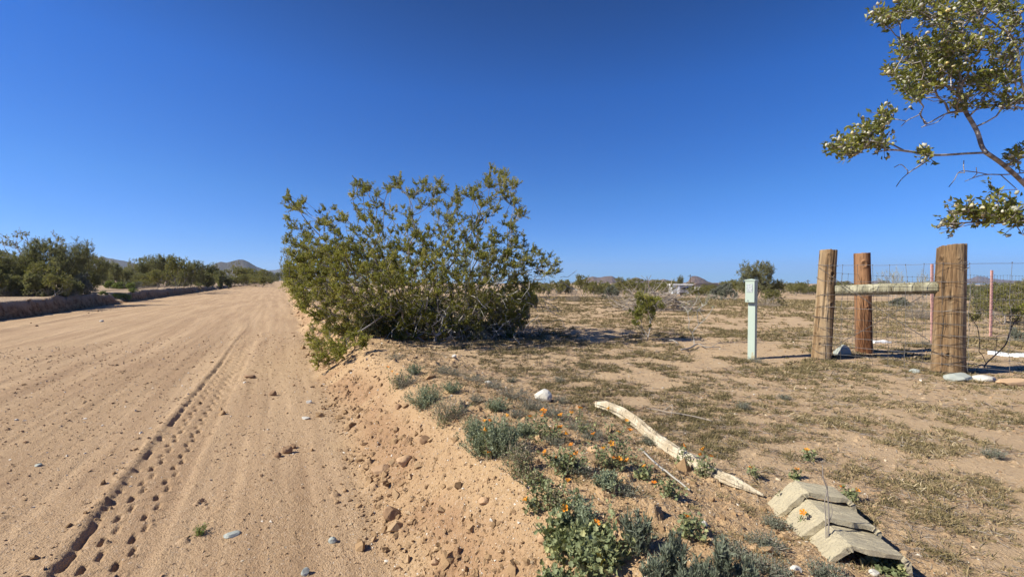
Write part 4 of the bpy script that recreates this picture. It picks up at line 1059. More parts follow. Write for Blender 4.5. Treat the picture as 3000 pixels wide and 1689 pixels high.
# ------------------------------------------------------------------ mint pedestal
def pedestal():
    m, nt, b = new_mat('mint painted steel'); co = coords(nt)
    st = ramp(nt, noise(nt, coords(nt, (14, 14, 5)), 1.0, 5, .7), [(.57, 0), (.63, 1)]); sp = nt.nodes.new('ShaderNodeSeparateXYZ'); nt.links.new(co, sp.inputs[0])
    low = ramp(nt, sp.outputs[2], [(.0, 1), (.30, .8), (.42, 0)])
    c = mix(nt, noise(nt, co, 6, 4), (.43, .51, .445), (.37, .44, .385)); c = mix(nt, math_(nt, 'MULTIPLY', st, low), c, (.42, .32, .17))
    nt.links.new(c, b.inputs['Base Color']); b.inputs['Roughness'].default_value = .5
    sil, nt2, b2 = new_mat('grey printed plate'); n2 = noise(nt2, coords(nt2), 60, 3, .6)
    nt2.links.new(ramp(nt2, n2, [(.35, (.22, .25, .27)), (.6, (.48, .52, .53))]), b2.inputs['Base Color']); b2.inputs['Roughness'].default_value = .5
    p = gnd(2203, 1052); top = at(2197, 817, p[1])[2] - p[2]
    rz = math.radians(-46)
    root = empty('utility_pedestal', p, 'mint green metal utility pedestal on a square post beside the fence', 'pedestal', None, rz)
    def bx(name, x0, x1, y0, y1, z0, z1, mat, bev=.004):
        o = MB().box(((x0 + x1) / 2, (y0 + y1) / 2, (z0 + z1) / 2), (x1 - x0, y1 - y0, z1 - z0)).build(name, mat, root)
        md = o.modifiers.new('edge', 'BEVEL'); md.width = bev; md.segments = 2; return o
    bx('post', -.046, .046, -.040, .050, -.12, top - .06, m)
    zb = top - .325
    bx('housing', -.068, .052, -.095, .042, zb, top - .022, m, .006)
    V = np.array([(-.076, -.103, top - .026), (.060, -.103, top - .026), (.060, .050, top - .026), (-.076, .050, top - .026), (-.076, -.103, top - .012), (.060, -.103, top - .012), (.060, .050, top - .012), (-.076, .050, top - .012), (-.01, -.03, top + .004)])
    MB().add(V, [[(0, 3, 2, 1), (0, 1, 5, 4), (1, 2, 6, 5), (2, 3, 7, 6), (3, 0, 4, 7)], [(4, 5, 8), (5, 6, 8), (6, 7, 8), (7, 4, 8)]]).build('cap', m, root)
    pl = MB().box((-.012, -.098, top - .125), (.078, .003, .115)); pl.build('plate', sil, root)
    mb = MB()
    for k in range(6):                                # pressed ribs on the shaded side
        mb.box((.0535, -.03, zb + .05 + k * .035), (.004, .09, .012))
    mb.build('vent', m, root)
    V, Fc = tube([(-.035, -.096, zb + .03), (-.035, -.104, zb + .03)], .008, 10); MB().add(V, Fc).build('bolt', sil, root)
    # bursage stub of soil at the foot
pedestal()

# ------------------------------------------------------------------ rocks
def rock(name, pos, size, mat, seed, label, cat='rock', group=None, sink=.25, rz=0, cuts=7, detail=.06):
    import bmesh
    bm = bmesh.new(); bmesh.ops.create_icosphere(bm, subdivisions=4, radius=1.0); rng = np.random.default_rng(seed)
    V = np.array([v.co[:] for v in bm.verts]); Fc = np.array([[v.index for v in f.verts] for f in bm.faces]); bm.free()
    for k in range(cuts):
        nn = rng.normal(size=3); nn /= np.linalg.norm(nn); d = rng.uniform(.55, .85); s = V @ nn; V = V - nn * np.clip(s - d, 0, None)[:, None] * .93
    o = rng.uniform(0, 50)
    dz = np.array([mnoise.fractal(Vector((v[0] * 1.6 + o, v[1] * 1.6, v[2] * 1.6)), .8, 2.1, 5) for v in V]); V = V * (1 + detail * dz)[:, None]
    V = V * np.array(size); c, s = math.cos(rz), math.sin(rz); V = np.stack([V[:, 0] * c - V[:, 1] * s, V[:, 0] * s + V[:, 1] * c, V[:, 2] + size[2] * (1 - 2 * sink) * .75], 1)
    ob = mesh_obj(name, V, [Fc], mat, None, False, {'v': np.full(len(V), rng.uniform(.35, .65))}); ob.location = pos
    return tag(ob, label, cat, group)
def rock_px(name, px, py, wpx, hpx, mat, seed, label, dpx=None, **kw):
    g = gnd(px, py); k = g[1] / F; return rock(name, g, (wpx * k / 2, (dpx or wpx * .7) * k / 2, hpx * k / 2 * 1.25), mat, seed, label, **kw)
RW = M['rock_white']; RG = M['rock_grey']; RB = M['rock_buff']; RT = M['rock_tan']
rock_px('rock', 2680, 1092, 30, 13, RG, 1, 'small rounded grey rock left of the thick post foot')
rock_px('rock', 2812, 1114, 76, 30, RG, 2, 'grey pointed rock at the foot of the thick post', rz=-.3)
rock_px('rock', 2884, 1114, 66, 21, RW, 3, 'flat white rock beside the grey pointed one', rz=.1)
rock_px('rock', 2968, 1128, 110, 24, RB, 4, 'long buff coloured rock at the right edge by the fence', dpx=40, cuts=4)
rock_px('rock', 2467, 1040, 46, 36, RG, 6, 'dark shaded rock at the foot of the sunlit leaning post')
rock_px('rock', 1588, 1174, 62, 38, RW, 7, 'white rock standing among grey plants on the berm', rz=-.6, sink=.12, cuts=12)
rock_px('rock', 1430, 1124, 24, 10, RW, 8, 'small pale stone in the grey herbs of the berm')
rock_px('rock', 800, 1158, 20, 16, RT, 9, 'round brown stone alone on the road shoulder', sink=.15)
rock_px('rock', 731, 1106, 34, 11, RT, 10, 'brown flat stone lying on the tyre track')
rock_px('rock', 1116, 1384, 60, 28, RB, 11, 'flat pale buff stone on the bank, first of a pair', rz=.4)
rock_px('rock', 1186, 1362, 52, 26, RB, 12, 'flat pale buff stone on the bank, second of a pair', rz=.5)
rock_px('rock', 1150, 1515, 54, 40, RT, 13, 'rough brown lump casting a dark shadow low on the bank', sink=.15)
rock_px('rock', 1245, 1292, 34, 24, RT, 14, 'brown lump half buried in the bank face')
rock_px('rock', 1168, 1196, 22, 16, RT, 15, 'brown lump high on the bank left of the grey herbs', sink=.12)
rock_px('rock', 840, 1325, 34, 22, RT, 16, 'dark brown clod, biggest of the broken group on the road shoulder', sink=.1)
rock_px('rock', 815, 1336, 24, 14, RT, 17, 'brown clod left of the biggest broken clod')
rock_px('rock', 858, 1312, 22, 14, RT, 18, 'brown clod right of the biggest broken clod')
rock_px('rock', 680, 1568, 44, 12, RG, 19, 'flat grey slab of stone near the tiny green plant', rz=.4)
rock_px('rock', 1596, 1590, 44, 34, RB, 20, 'buff lump with one dark side below the leafy mallow')
rock_px('rock', 1418, 1470, 34, 22, RB, 21, 'pale buff lump on the bank left of the dry stems')
rock_px('rock', 2060, 1535, 26, 20, RW, 22, 'small white stone in the dry grass behind the needle leaved plant')
rock_px('rock', 2332, 1672, 34, 18, RW, 23, 'oblong pale stone below the concrete blocks')
rock_px('rock', 2560, 1686, 30, 16, RW, 24, 'white stone at the bottom edge below the concrete blocks')
rock_px('rock', 298, 942, 12, 6, RW, 25, 'white stone lying in the shadow of the cut bank')
rock_px('rock', 114, 1366, 22, 8, RG, 26, 'grey flat pebble on the graded road')
rock_px('rock', 48, 1232, 14, 6, RW, 27, 'pale pebble on the graded road at the left edge')
rock_px('rock', 905, 1180, 18, 12, RW, 28, 'pale stone on the rubble of the bank foot')
rock_px('rock', 895, 1228, 26, 10, RW, 29, 'pale flat stone on the bank foot above the broken clods')
rock_px('rock', 975, 1590, 26, 18, RG, 30, 'grey stone low on the bank near the bottom edge')
rock_px('rock', 1275, 1660, 26, 22, RB, 31, 'buff stone at the bottom of the bank')
rock_px('rock', 1740, 1325, 40, 22, RB, 32, 'buff lump between orange flowered mallows')
rock_px('rock', 895, 1680, 28, 22, RG, 33, 'grey and rust stone at the bottom edge of the bank')
rock_px('rock', 935, 1030, 26, 8, RT, 35, 'flat brown stone below the low branches of the big bush')
rock_px('rock', 1330, 1000 + 55, 18, 8, RW, 36, 'pale stone in the shade of the big bush')

def strips():
    for (a, b, w, lab) in (((2893, 1036), (3010, 1046), .11, 'flat white board lying beyond the fence at the right edge'), ((2552, 1003), (2602, 1004), .07, 'narrow white board lying behind the timber posts')):
        A = gnd(*a); B = gnd(*b); d = B - A; n = np.array([-d[1], d[0], 0]); n /= np.linalg.norm(n); t = np.linspace(0, 1, 9)
        V = []
        for k in t:
            c = A + d * k
            for s in (-1, 1): x, y = c[0] + n[0] * s * w, c[1] + n[1] * s * w; V.append((x, y, gz(x, y) + .03 + .008 * math.sin(k * 9)))
        V = np.array(V); m = len(V); V = np.vstack([V, V - [0, 0, .03]])
        Q = [(2 * i, 2 * i + 1, 2 * i + 3, 2 * i + 2) for i in range(8)] + [(m + 2 * i, m + 2 * i + 2, m + 2 * i + 3, m + 2 * i + 1) for i in range(8)]
        Q += [(2 * i, 2 * i + 2, m + 2 * i + 2, m + 2 * i) for i in range(8)] + [(2 * i + 1, m + 2 * i + 1, m + 2 * i + 3, 2 * i + 3) for i in range(8)] + [(0, m, m + 1, 1), (m - 2, m - 1, 2 * m - 1, 2 * m - 2)]
        o = mesh_obj('white_board', V - A, [Q], WHITE, None, False, {'v': np.full(len(V), .5)}); o.location = A; tag(o, lab, 'board')
strips()

# ------------------------------------------------------------------ dead wood
def log():
    rng = np.random.default_rng(9)
    px = [(1748, 1192), (1800, 1212), (1868, 1255), (1925, 1302), (1990, 1340), (2050, 1380), (2110, 1412), (2170, 1438), (2238, 1462)]
    P = np.array([gnd(*p) for p in px]); P = spline(P, 14); n = 40; m = len(P)
    t = np.linspace(0, 1, m); R = .038 * np.interp(t, [0, .05, .3, .6, .85, 1], [.65, .90, 1.05, .95, .6, .15])
    P[:, 2] = ground_h(P[:, 0], P[:, 1], False) + R * .55 + .012 * np.sin(t * 9) + .01
    V, Fc = tube(P, R, n, True)
    A = np.tile(np.arange(n) * 2 * np.pi / n, m); T = np.repeat(t, n); C = np.repeat(P, n, 0); D = V[:m * n] - C
    k = 1 + .40 * fbm(np.cos(A) * 1.6 + 5, np.sin(A) * 1.6 + T * 9, 4, 5) + .22 * fbm(np.cos(A) * 7, np.sin(A) * 7 + T * 8, 4, 6) + .10 * fbm(A * 3, T * 60, 3, 7)
    for a0, t0, t1, w in ((1.3, .0, .55, .13), (2.4, .3, .95, .12), (.6, .45, 1, .14), (4.0, .1, .6, .14), (1.9, .6, 1, .12), (3.2, .0, .4, .12), (5.0, .2, .9, .14), (2.9, .5, .8, .12), (.0, .1, .5, .12), (5.7, .4, 1, .12), (4.5, .5, 1, .16)):
        da = (A - a0 - .5 * np.sin(T * 7) + np.pi) % (2 * np.pi) - np.pi; k -= .55 * np.exp(-(da / w) ** 2) * sst(t0, t0 + .05, T) * (1 - sst(t1 - .05, t1 + .001, T))
    V[:m * n] = C + D * np.maximum(k, .25)[:, None]
    dark = np.clip((.75 - k) * 1.6, 0, .9)
    o0 = P[0].copy(); o = mesh_obj('dead_log', V - o0, Fc, M['bleached'], None, True, {'v': np.append(dark, [.4, .4])}); o.location = o0
    tag(o, 'long curved bleached log with deep splits lying on the dry grass', 'log')
    def stick(pts, r0, r1, mat, name, lab, lift=.01, forks=()):
        Q = spline([gnd(*p) for p in pts], 8); Q[:, 2] = ground_h(Q[:, 0], Q[:, 1], False) + lift + np.interp(np.linspace(0, 1, len(Q)), [0, .5, 1], [.0, .02, .0]); o1 = Q[0].copy()
        mb = MB(); V, Fc = tube(Q - o1, np.linspace(r0, r1, len(Q)), 8, True, .08, rng); mb.add(V, Fc, .5)
        for (i, p2, rr) in forks:
            e = gnd(*p2); e[2] += .02; f0 = Q[int(i * (len(Q) - 1))]; S = spline([f0, (f0 + e) / 2 + rng.normal(size=3) * .03 + [0, 0, .03], e], 6); V, Fc = tube(S - o1, np.linspace(rr, rr * .4, len(S)), 6); mb.add(V, Fc, .6)
        ob = mb.build(name, mat, None, True); ob.location = o1; tag(ob, lab, 'stick')
    stick([(1878, 1318), (1905, 1350), (1935, 1382), (1965, 1405), (1996, 1426), (2020, 1442)], .006, .004, M['stem_pale'], 'fallen_stick', 'thin pale stick lying between the mallows and the bleached log')
    stick([(1895, 1200), (1925, 1206), (1960, 1217), (2000, 1222), (2040, 1228), (2085, 1236)], .004, .007, M['dead'], 'fallen_stick', 'thin grey brown branch lying flat above the bleached log', forks=((.3, (1965, 1232), .004),))
    stick([(1995, 1030), (2020, 1027), (2044, 1016), (2070, 1024), (2110, 1022)], .016, .006, M['twig'], 'fallen_stick', 'crooked grey branch with a dark end lying under the dry sapling', .03, forks=((.55, (2090, 1008), .006), (.85, (2130, 1012), .005)))
    stick([(1985, 1010), (1972, 1004), (1960, 1000)], .008, .005, M['stem_pale'], 'fallen_stick', 'short pale stick between small creosote and sapling', .03)
    stick([(2880, 1180), (2900, 1196), (2925, 1204)], .003, .002, M['dead'], 'fallen_stick', 'tiny twig on the sand at the right edge')
log()

# ------------------------------------------------------------------ three concrete shells nested like tiles
def concrete():
    m, nt, b = new_mat('rough cast concrete'); co = coords(nt)
    n = noise(nt, co, 18, 6, .7); c = mix(nt, n, (.47, .41, .285), (.34, .30, .215)); c = mix(nt, ramp(nt, noise(nt, co, 6, 5, .6), [(.48, 0), (.66, .6)]), c, (.26, .22, .155)); c = mix(nt, ramp(nt, noise(nt, co, 120, 3, .8), [(.52, 0), (.62, .6)]), c, (.22, .19, .15))
    nt.links.new(c, b.inputs['Base Color']); b.inputs['Roughness'].default_value = .95; bump(nt, b, noise(nt, co, 90, 5, .8), .8, .006)
    def P3(px, py, dz):
        r = ray(px, py); k = (CAMZ - dz) / -r[2]; return np.array([0, 0, CAMZ]) + r * k
    far = P3(2325, 1405, .125); nearp = P3(2490, 1596, .12)
    ax = nearp - far; ax[2] = 0; L_ = np.linalg.norm(ax); ax /= L_; side = np.array([-ax[1], ax[0], 0]); side = side if side[0] > 0 else -side
    # profile across: left foot, left shoulder, right shoulder, right foot (metres across, height)
    prof = [(-.120, .0), (-.014, .116), (.008, .130), (.170, .116), (.192, .096), (.206, .0)]
    th = .020
    for k, lab in enumerate(('farthest concrete shell, topmost of the nested three', 'middle one of the three nested concrete shells', 'nearest concrete shell with its open arch showing')):
        s0 = [0, .11, .31][k]; s1 = [.145, .34, .52][k]; lift0 = [-.006, -.032, -.040][k]; lift1 = [.006, -.006, -.012][k]
        outer = []; sub = []
        for i in range(len(prof) - 1):
            for j in range(6): sub.append(np.array(prof[i]) + (np.array(prof[i + 1]) - np.array(prof[i])) * j / 6)
        sub.append(np.array(prof[-1])); sub = np.array(sub); sub[:, 1] += .0
        cen = np.array([.07, .0]); dn = norm(sub - cen); inn = sub - dn * th; inn[:, 1] = np.maximum(inn[:, 1], -.02)
        rng = np.random.default_rng(40 + k); rows = 22; V = []
        for r_ in range(rows):
            f = r_ / (rows - 1); c0 = far + ax * (s0 + (s1 - s0) * f); base = gz(c0[0], c0[1]) * 0 + (lift0 + (lift1 - lift0) * f)
            for arr in (sub, inn):
                for (a, z) in arr:
                    q = c0 + side * a; e = rng.normal(size=3) * (.0012 if 0 < r_ < rows - 1 else .0022); V.append((q[0] + e[0], q[1] + e[1], z + base + e[2]))
        V = np.array(V); ns = len(sub); w = 2 * ns; Q = []
        for r_ in range(rows - 1):
            for i in range(ns - 1):
                a = r_ * w + i; Q.append((a, a + 1, a + 1 + w, a + w)); a += ns; Q.append((a, a + w, a + w + 1, a + 1))
            for i in (0, ns - 1): a = r_ * w + i; Q.append((a, a + w, a + w + ns, a + ns))
        for r_ in (0, rows - 1):
            for i in range(ns - 1): a = r_ * w + i; Q.append((a, a + ns, a + ns + 1, a + 1))
        o0 = far + ax * s0; o0[2] = 0
        o = mesh_obj('concrete_shell', V - o0, [Q], m, None, False, {'v': np.full(len(V), .5)}); o.location = o0; tag(o, lab, 'concrete shell', 'nested concrete shells')
concrete()
# ------------------------------------------------------------------ foreground creosote whose branches reach in from the right
def fore_creosote():
    rng = np.random.default_rng(31); D0 = 1.28
    base = np.array([2.35, 1.25, 0.]); base[2] = gz(base[0], base[1])
    def pth(pts, d0=D0, d1=None):
        d1 = d0 if d1 is None else d1; n = len(pts)
        return spline([at(x, y, d0 + (d1 - d0) * i / (n - 1)) for i, (x, y) in enumerate(pts)], 6)
    sA = spline([base, base + [-.12, 0, .45], np.array([1.98, 1.27, .95]), at(3110, 660, 1.3), at(3010, 548, 1.3), at(2945, 487, 1.28), at(2889, 447, 1.26)], 6)
    sG = spline([base + [.03, .05, 0], base + [.02, .05, .6], np.array([2.15, 1.35, 1.2]), at(3110, 470, 1.42), at(3030, 330, 1.40), at(2992, 240, 1.38), at(2975, 125, 1.36), at(2921, 75, 1.34), at(2847, 25, 1.32), at(2790, -15, 1.3)], 6)
    init = [sA, sG, pth([(2889, 447), (2876, 427), (2861, 382), (2827, 323), (2817, 278), (2812, 213)], 1.26, 1.30),
            pth([(2889, 447), (2840, 449), (2737, 454), (2660, 443), (2608, 439), (2563, 448)], 1.26, 1.16), pth([(2737, 456), (2700, 482), (2668, 502), (2642, 524), (2626, 546)], 1.19, 1.15), pth([(2660, 500), (2640, 482), (2620, 490)], 1.16),
            pth([(2822, 325), (2772, 333), (2717, 362), (2705, 350), (2697, 335), (2706, 312)], 1.28, 1.2), pth([(2717, 362), (2700, 374)], 1.21), pth([(2772, 333), (2745, 358), (2700, 372)], 1.24), pth([(2690, 338), (2660, 352), (2640, 370)], 1.2),
            pth([(3008, 505), (2950, 511), (2896, 511), (2860, 518), (2827, 531)], 1.3, 1.22), pth([(2896, 511), (2850, 503), (2812, 503), (2795, 528), (2780, 547)], 1.25, 1.2), pth([(2826, 506), (2823, 488), (2824, 470)], 1.21), pth([(2862, 509), (2860, 490)], 1.22),
            pth([(2916, 82), (2870, 72), (2837, 65), (2777, 65), (2720, 78), (2673, 82)], 1.34, 1.24), spline([sG[14], at(3060, 330, 1.36), at(3010, 318, 1.32), at(2946, 308, 1.3), at(2871, 293, 1.27), at(2777, 288, 1.24), at(2727, 276, 1.2)], 6),
            spline([sA[14], at(3100, 690, 1.24), at(3010, 650, 1.2), at(2960, 652, 1.18), at(2846, 651, 1.15), at(2757, 660, 1.12)], 6), pth([(2980, 555), (2950, 556), (2920, 560)], 1.24, 1.2), pth([(2800, 640), (2785, 620), (2768, 598)], 1.12)]
    E = [(2588, 62, 55, 28, 22), (2658, 30, 45, 30, 26), (2727, 45, 60, 42, 34), (2797, 75, 60, 55, 34), (2847, 20, 60, 36, 24), (2871, 124, 60, 55, 26), (2946, 25, 55, 40, 22), (2658, 149, 46, 36, 26), (2628, 218, 46, 20, 15), (2697, 238, 64, 50, 46),
         (2727, 174, 62, 48, 40), (2787, 208, 58, 56, 44), (2797, 129, 55, 42, 26), (2668, 283, 44, 18, 14), (2817, 298, 36, 28, 14), (2886, 248, 58, 34, 28), (2946, 208, 52, 52, 28), (2956, 298, 46, 26, 16), (2971, 124, 38, 66, 18), (2876, 318, 28, 12, 6),
         (2598, 348, 22, 28, 11), (2568, 392, 40, 26, 17), (2464, 437, 42, 26, 20), (2519, 427, 38, 28, 20), (2524, 377, 14, 12, 5), (2583, 427, 22, 18, 8), (2717, 452, 22, 10, 7), (2915, 580, 12, 26, 5), (2827, 615, 30, 16, 12), (2876, 630, 38, 20, 22),
         (2936, 640, 42, 18, 22), (2986, 635, 28, 28, 12), (2782, 652, 24, 6, 6), (2792, 668, 12, 8, 3), (2980, 460, 22, 26, 11), (2960, 596, 16, 12, 4)]
    att = []
    for (cx, cy, rx, ry, n) in E:
        dd = 1.16 if (cy > 330 and cx < 2800) else (1.14 if cy > 570 else 1.28)
        for k in range(max(3, int(n * .8))):
            r = math.sqrt(rng.random()); a = rng.uniform(0, 6.28); att.append(at(cx + 8 + (rx - 8) * r * math.cos(a), cy + (ry - 4) * r * math.sin(a), dd + rng.uniform(-.07, .07) * (1 if cy > 330 else 1.9)))
    nseen = len(att)
    for k in range(440):                              # the rest of the crown, to the right of the view and above it
        a = rng.uniform(0, 6.28); r = rng.uniform(.3, 1.0); p = base + [r * math.cos(a) * 1.0, r * math.sin(a) * 1.2 + .1, rng.uniform(.7, 2.5)]
        if p[0] / p[1] < 1.27 and p[1] > 0: continue
        if p[1] < .6 and p[0] < 1.5: continue
        att.append(p)
    att = np.array(att)
    P, par, cnt, tips = grow([base, base + [.03, .05, 0]], att, .25, .035, .09, rng, init)
    dirs = norm(norm(att - (base + [0, 0, .6])) + [-.4, -.1, .1])
    V, Fs, v, tw = sprigs(att, dirs, 3, .038, 6, .0150, rng, .8, .15, LEAF * [1, .8, 1.6], .25)
    root = empty('creosote_branch_bush', base, 'creosote bush whose flowering branches with woolly white seeds reach into the sky', 'bush')
    root.name = 'flowering_creosote_bush'
    SV, SF, sv = stems_mesh(P - base, par, cnt, .0010, .36, .0105, rng, 7, (tw[0] - base, tw[1] - base))
    mesh_obj('branch', SV, SF, M['twig'], root, True, {'v': sv}); mesh_obj('foliage', V - base, Fs, M['creosote_near'], root, False, {'v': v})
    # woolly seed balls
    import bmesh
    bm = bmesh.new(); bmesh.ops.create_icosphere(bm, subdivisions=2, radius=1.0); SVb = np.array([q.co[:] for q in bm.verts]); SFb = np.array([[q.index for q in f.verts] for f in bm.faces]); bm.free()
    SVb = SVb * (1 + rng.normal(size=(len(SVb), 1)) * .16) * [1, .8, .8]
    idx = rng.choice(nseen, 640, replace=True); ends = tw[0].reshape(-1, 3, 3)[idx, 0] + (tw[1] - tw[0]).reshape(-1, 3, 3)[idx, rng.integers(0, 3, 640)] * .8 + rng.normal(size=(640, 3)) * .004
    sz = rng.uniform(.0034, .0060, 640); vv = np.where(rng.random(640) < .18, rng.uniform(.85, 1, 640), rng.uniform(0, .75, 640))
    me = None
    for k in range(100):
        if me is None or k % 10 == 0:
            o = mesh_obj('seed_ball', SVb, [SFb], M['fluff'], root, True, {'v': np.full(len(SVb), vv[k])}); me = o.data
        else:
            o = bpy.data.objects.new('seed_ball', me); COL.objects.link(o); o.parent = root
        o.location = ends[k] - base; s = sz[k] * .98; o.scale = (s, s, s); o.rotation_euler = (rng.uniform(0, 3), rng.uniform(0, 3), rng.uniform(0, 3))
    V, Fs = scatter(SVb, [SFb], ends[100:] - base, rng.normal(size=(540, 3)), rng.normal(size=(540, 3)), sz[100:])
    tag(mesh_obj('seed_ball', V, Fs, M['fluff'], root, True, {'v': np.repeat(vv[100:], len(SVb))}), None, None, None, 'stuff')
fore_creosote()

# ------------------------------------------------------------------ herbs of the berm
LOBED = np.array([[0, 0, 0], [.15, .42, .08], [.42, .30, .03], [.60, .50, .10], [.72, .20, .04], [1.0, 0, .0], [.72, -.20, .04], [.60, -.50, .10], [.42, -.30, .03], [.15, -.42, .08], [.45, 0, -.06]])
LOBEDF = [[(10, i, i + 1) for i in range(9)] + [(10, 9, 0)]]
def stems(base, n, w, h, rng, curve=.5, seg=6, tall=None):
    """n stems fanning out of one foot -> (n, seg+1, 3)"""
    a = rng.uniform(0, 2 * np.pi, n); r = w * np.sqrt(rng.uniform(.02, 1, n)); hh = h * rng.uniform(.55, 1.05, n) * (1 - .35 * (r / w) ** 2)
    t = np.linspace(0, 1, seg + 1)[None]; R = r[:, None] * t ** (1 - .35 * curve); H = hh[:, None] * (t ** (1 + .1 * curve))
    wob = rng.normal(size=(n, 2, 1)) * .06 * h * np.sin(t[:, None] * rng.uniform(2, 6, (n, 1, 1)))
    sp = w * .18; b = rng.normal(size=(n, 2)) * sp
    x = b[:, 0:1] + R * np.cos(a)[:, None] + wob[:, 0]; y = b[:, 1:2] + R * np.sin(a)[:, None] + wob[:, 1]
    return np.stack([base[0] + x, base[1] + y, base[2] + H - .004], -1)
FLOWER = None
def flower_mesh():
    V = []; Q = []
    for k in range(5):
        a = k * 2 * math.pi / 5
        for (r, da, z) in ((.08, -.2, 0), (.08, .2, 0), (.55, -.52, .42), (.55, .52, .42), (.98, -.42, .62), (.98, .42, .62), (.62, 0, .36), (1.05, 0, .56)):
            V.append((r * math.cos(a + da), r * math.sin(a + da), z))
        o = k * 8; Q += [(o, o + 2, o + 6, o + 6), (o, o + 6, o + 1, o + 1), (o + 1, o + 6, o + 3, o + 3)]
        Q = [q for q in Q]
    V = np.array(V); T = []
    for k in range(5):
        o = k * 8; T += [(o, o + 1, o + 6), (o, o + 6, o + 2), (o + 1, o + 3, o + 6), (o + 2, o + 6, o + 7), (o + 2, o + 7, o + 4), (o + 6, o + 3, o + 7), (o + 3, o + 5, o + 7)]
    return V, [np.array(T)]
FV, FF = flower_mesh(); _fm = []
def flower(pos, parent, base, s, rng):
    if len(_fm) < 4:
        k = len(_fm); me_o = mesh_obj('flower', FV * [1, 1, 1 + .3 * k], FF, M['petal'], parent, False, {'v': np.full(len(FV), .2 + .25 * k)}); _fm.append(me_o.data); o = me_o
    else:
        o = bpy.data.objects.new('flower', _fm[int(rng.integers(4))]); COL.objects.link(o); o.parent = parent
    o.location = pos - base; o.scale = (s, s, s); o.rotation_euler = (rng.uniform(-.2, 1.1), rng.uniform(-.7, .4), rng.uniform(0, 6)); return o

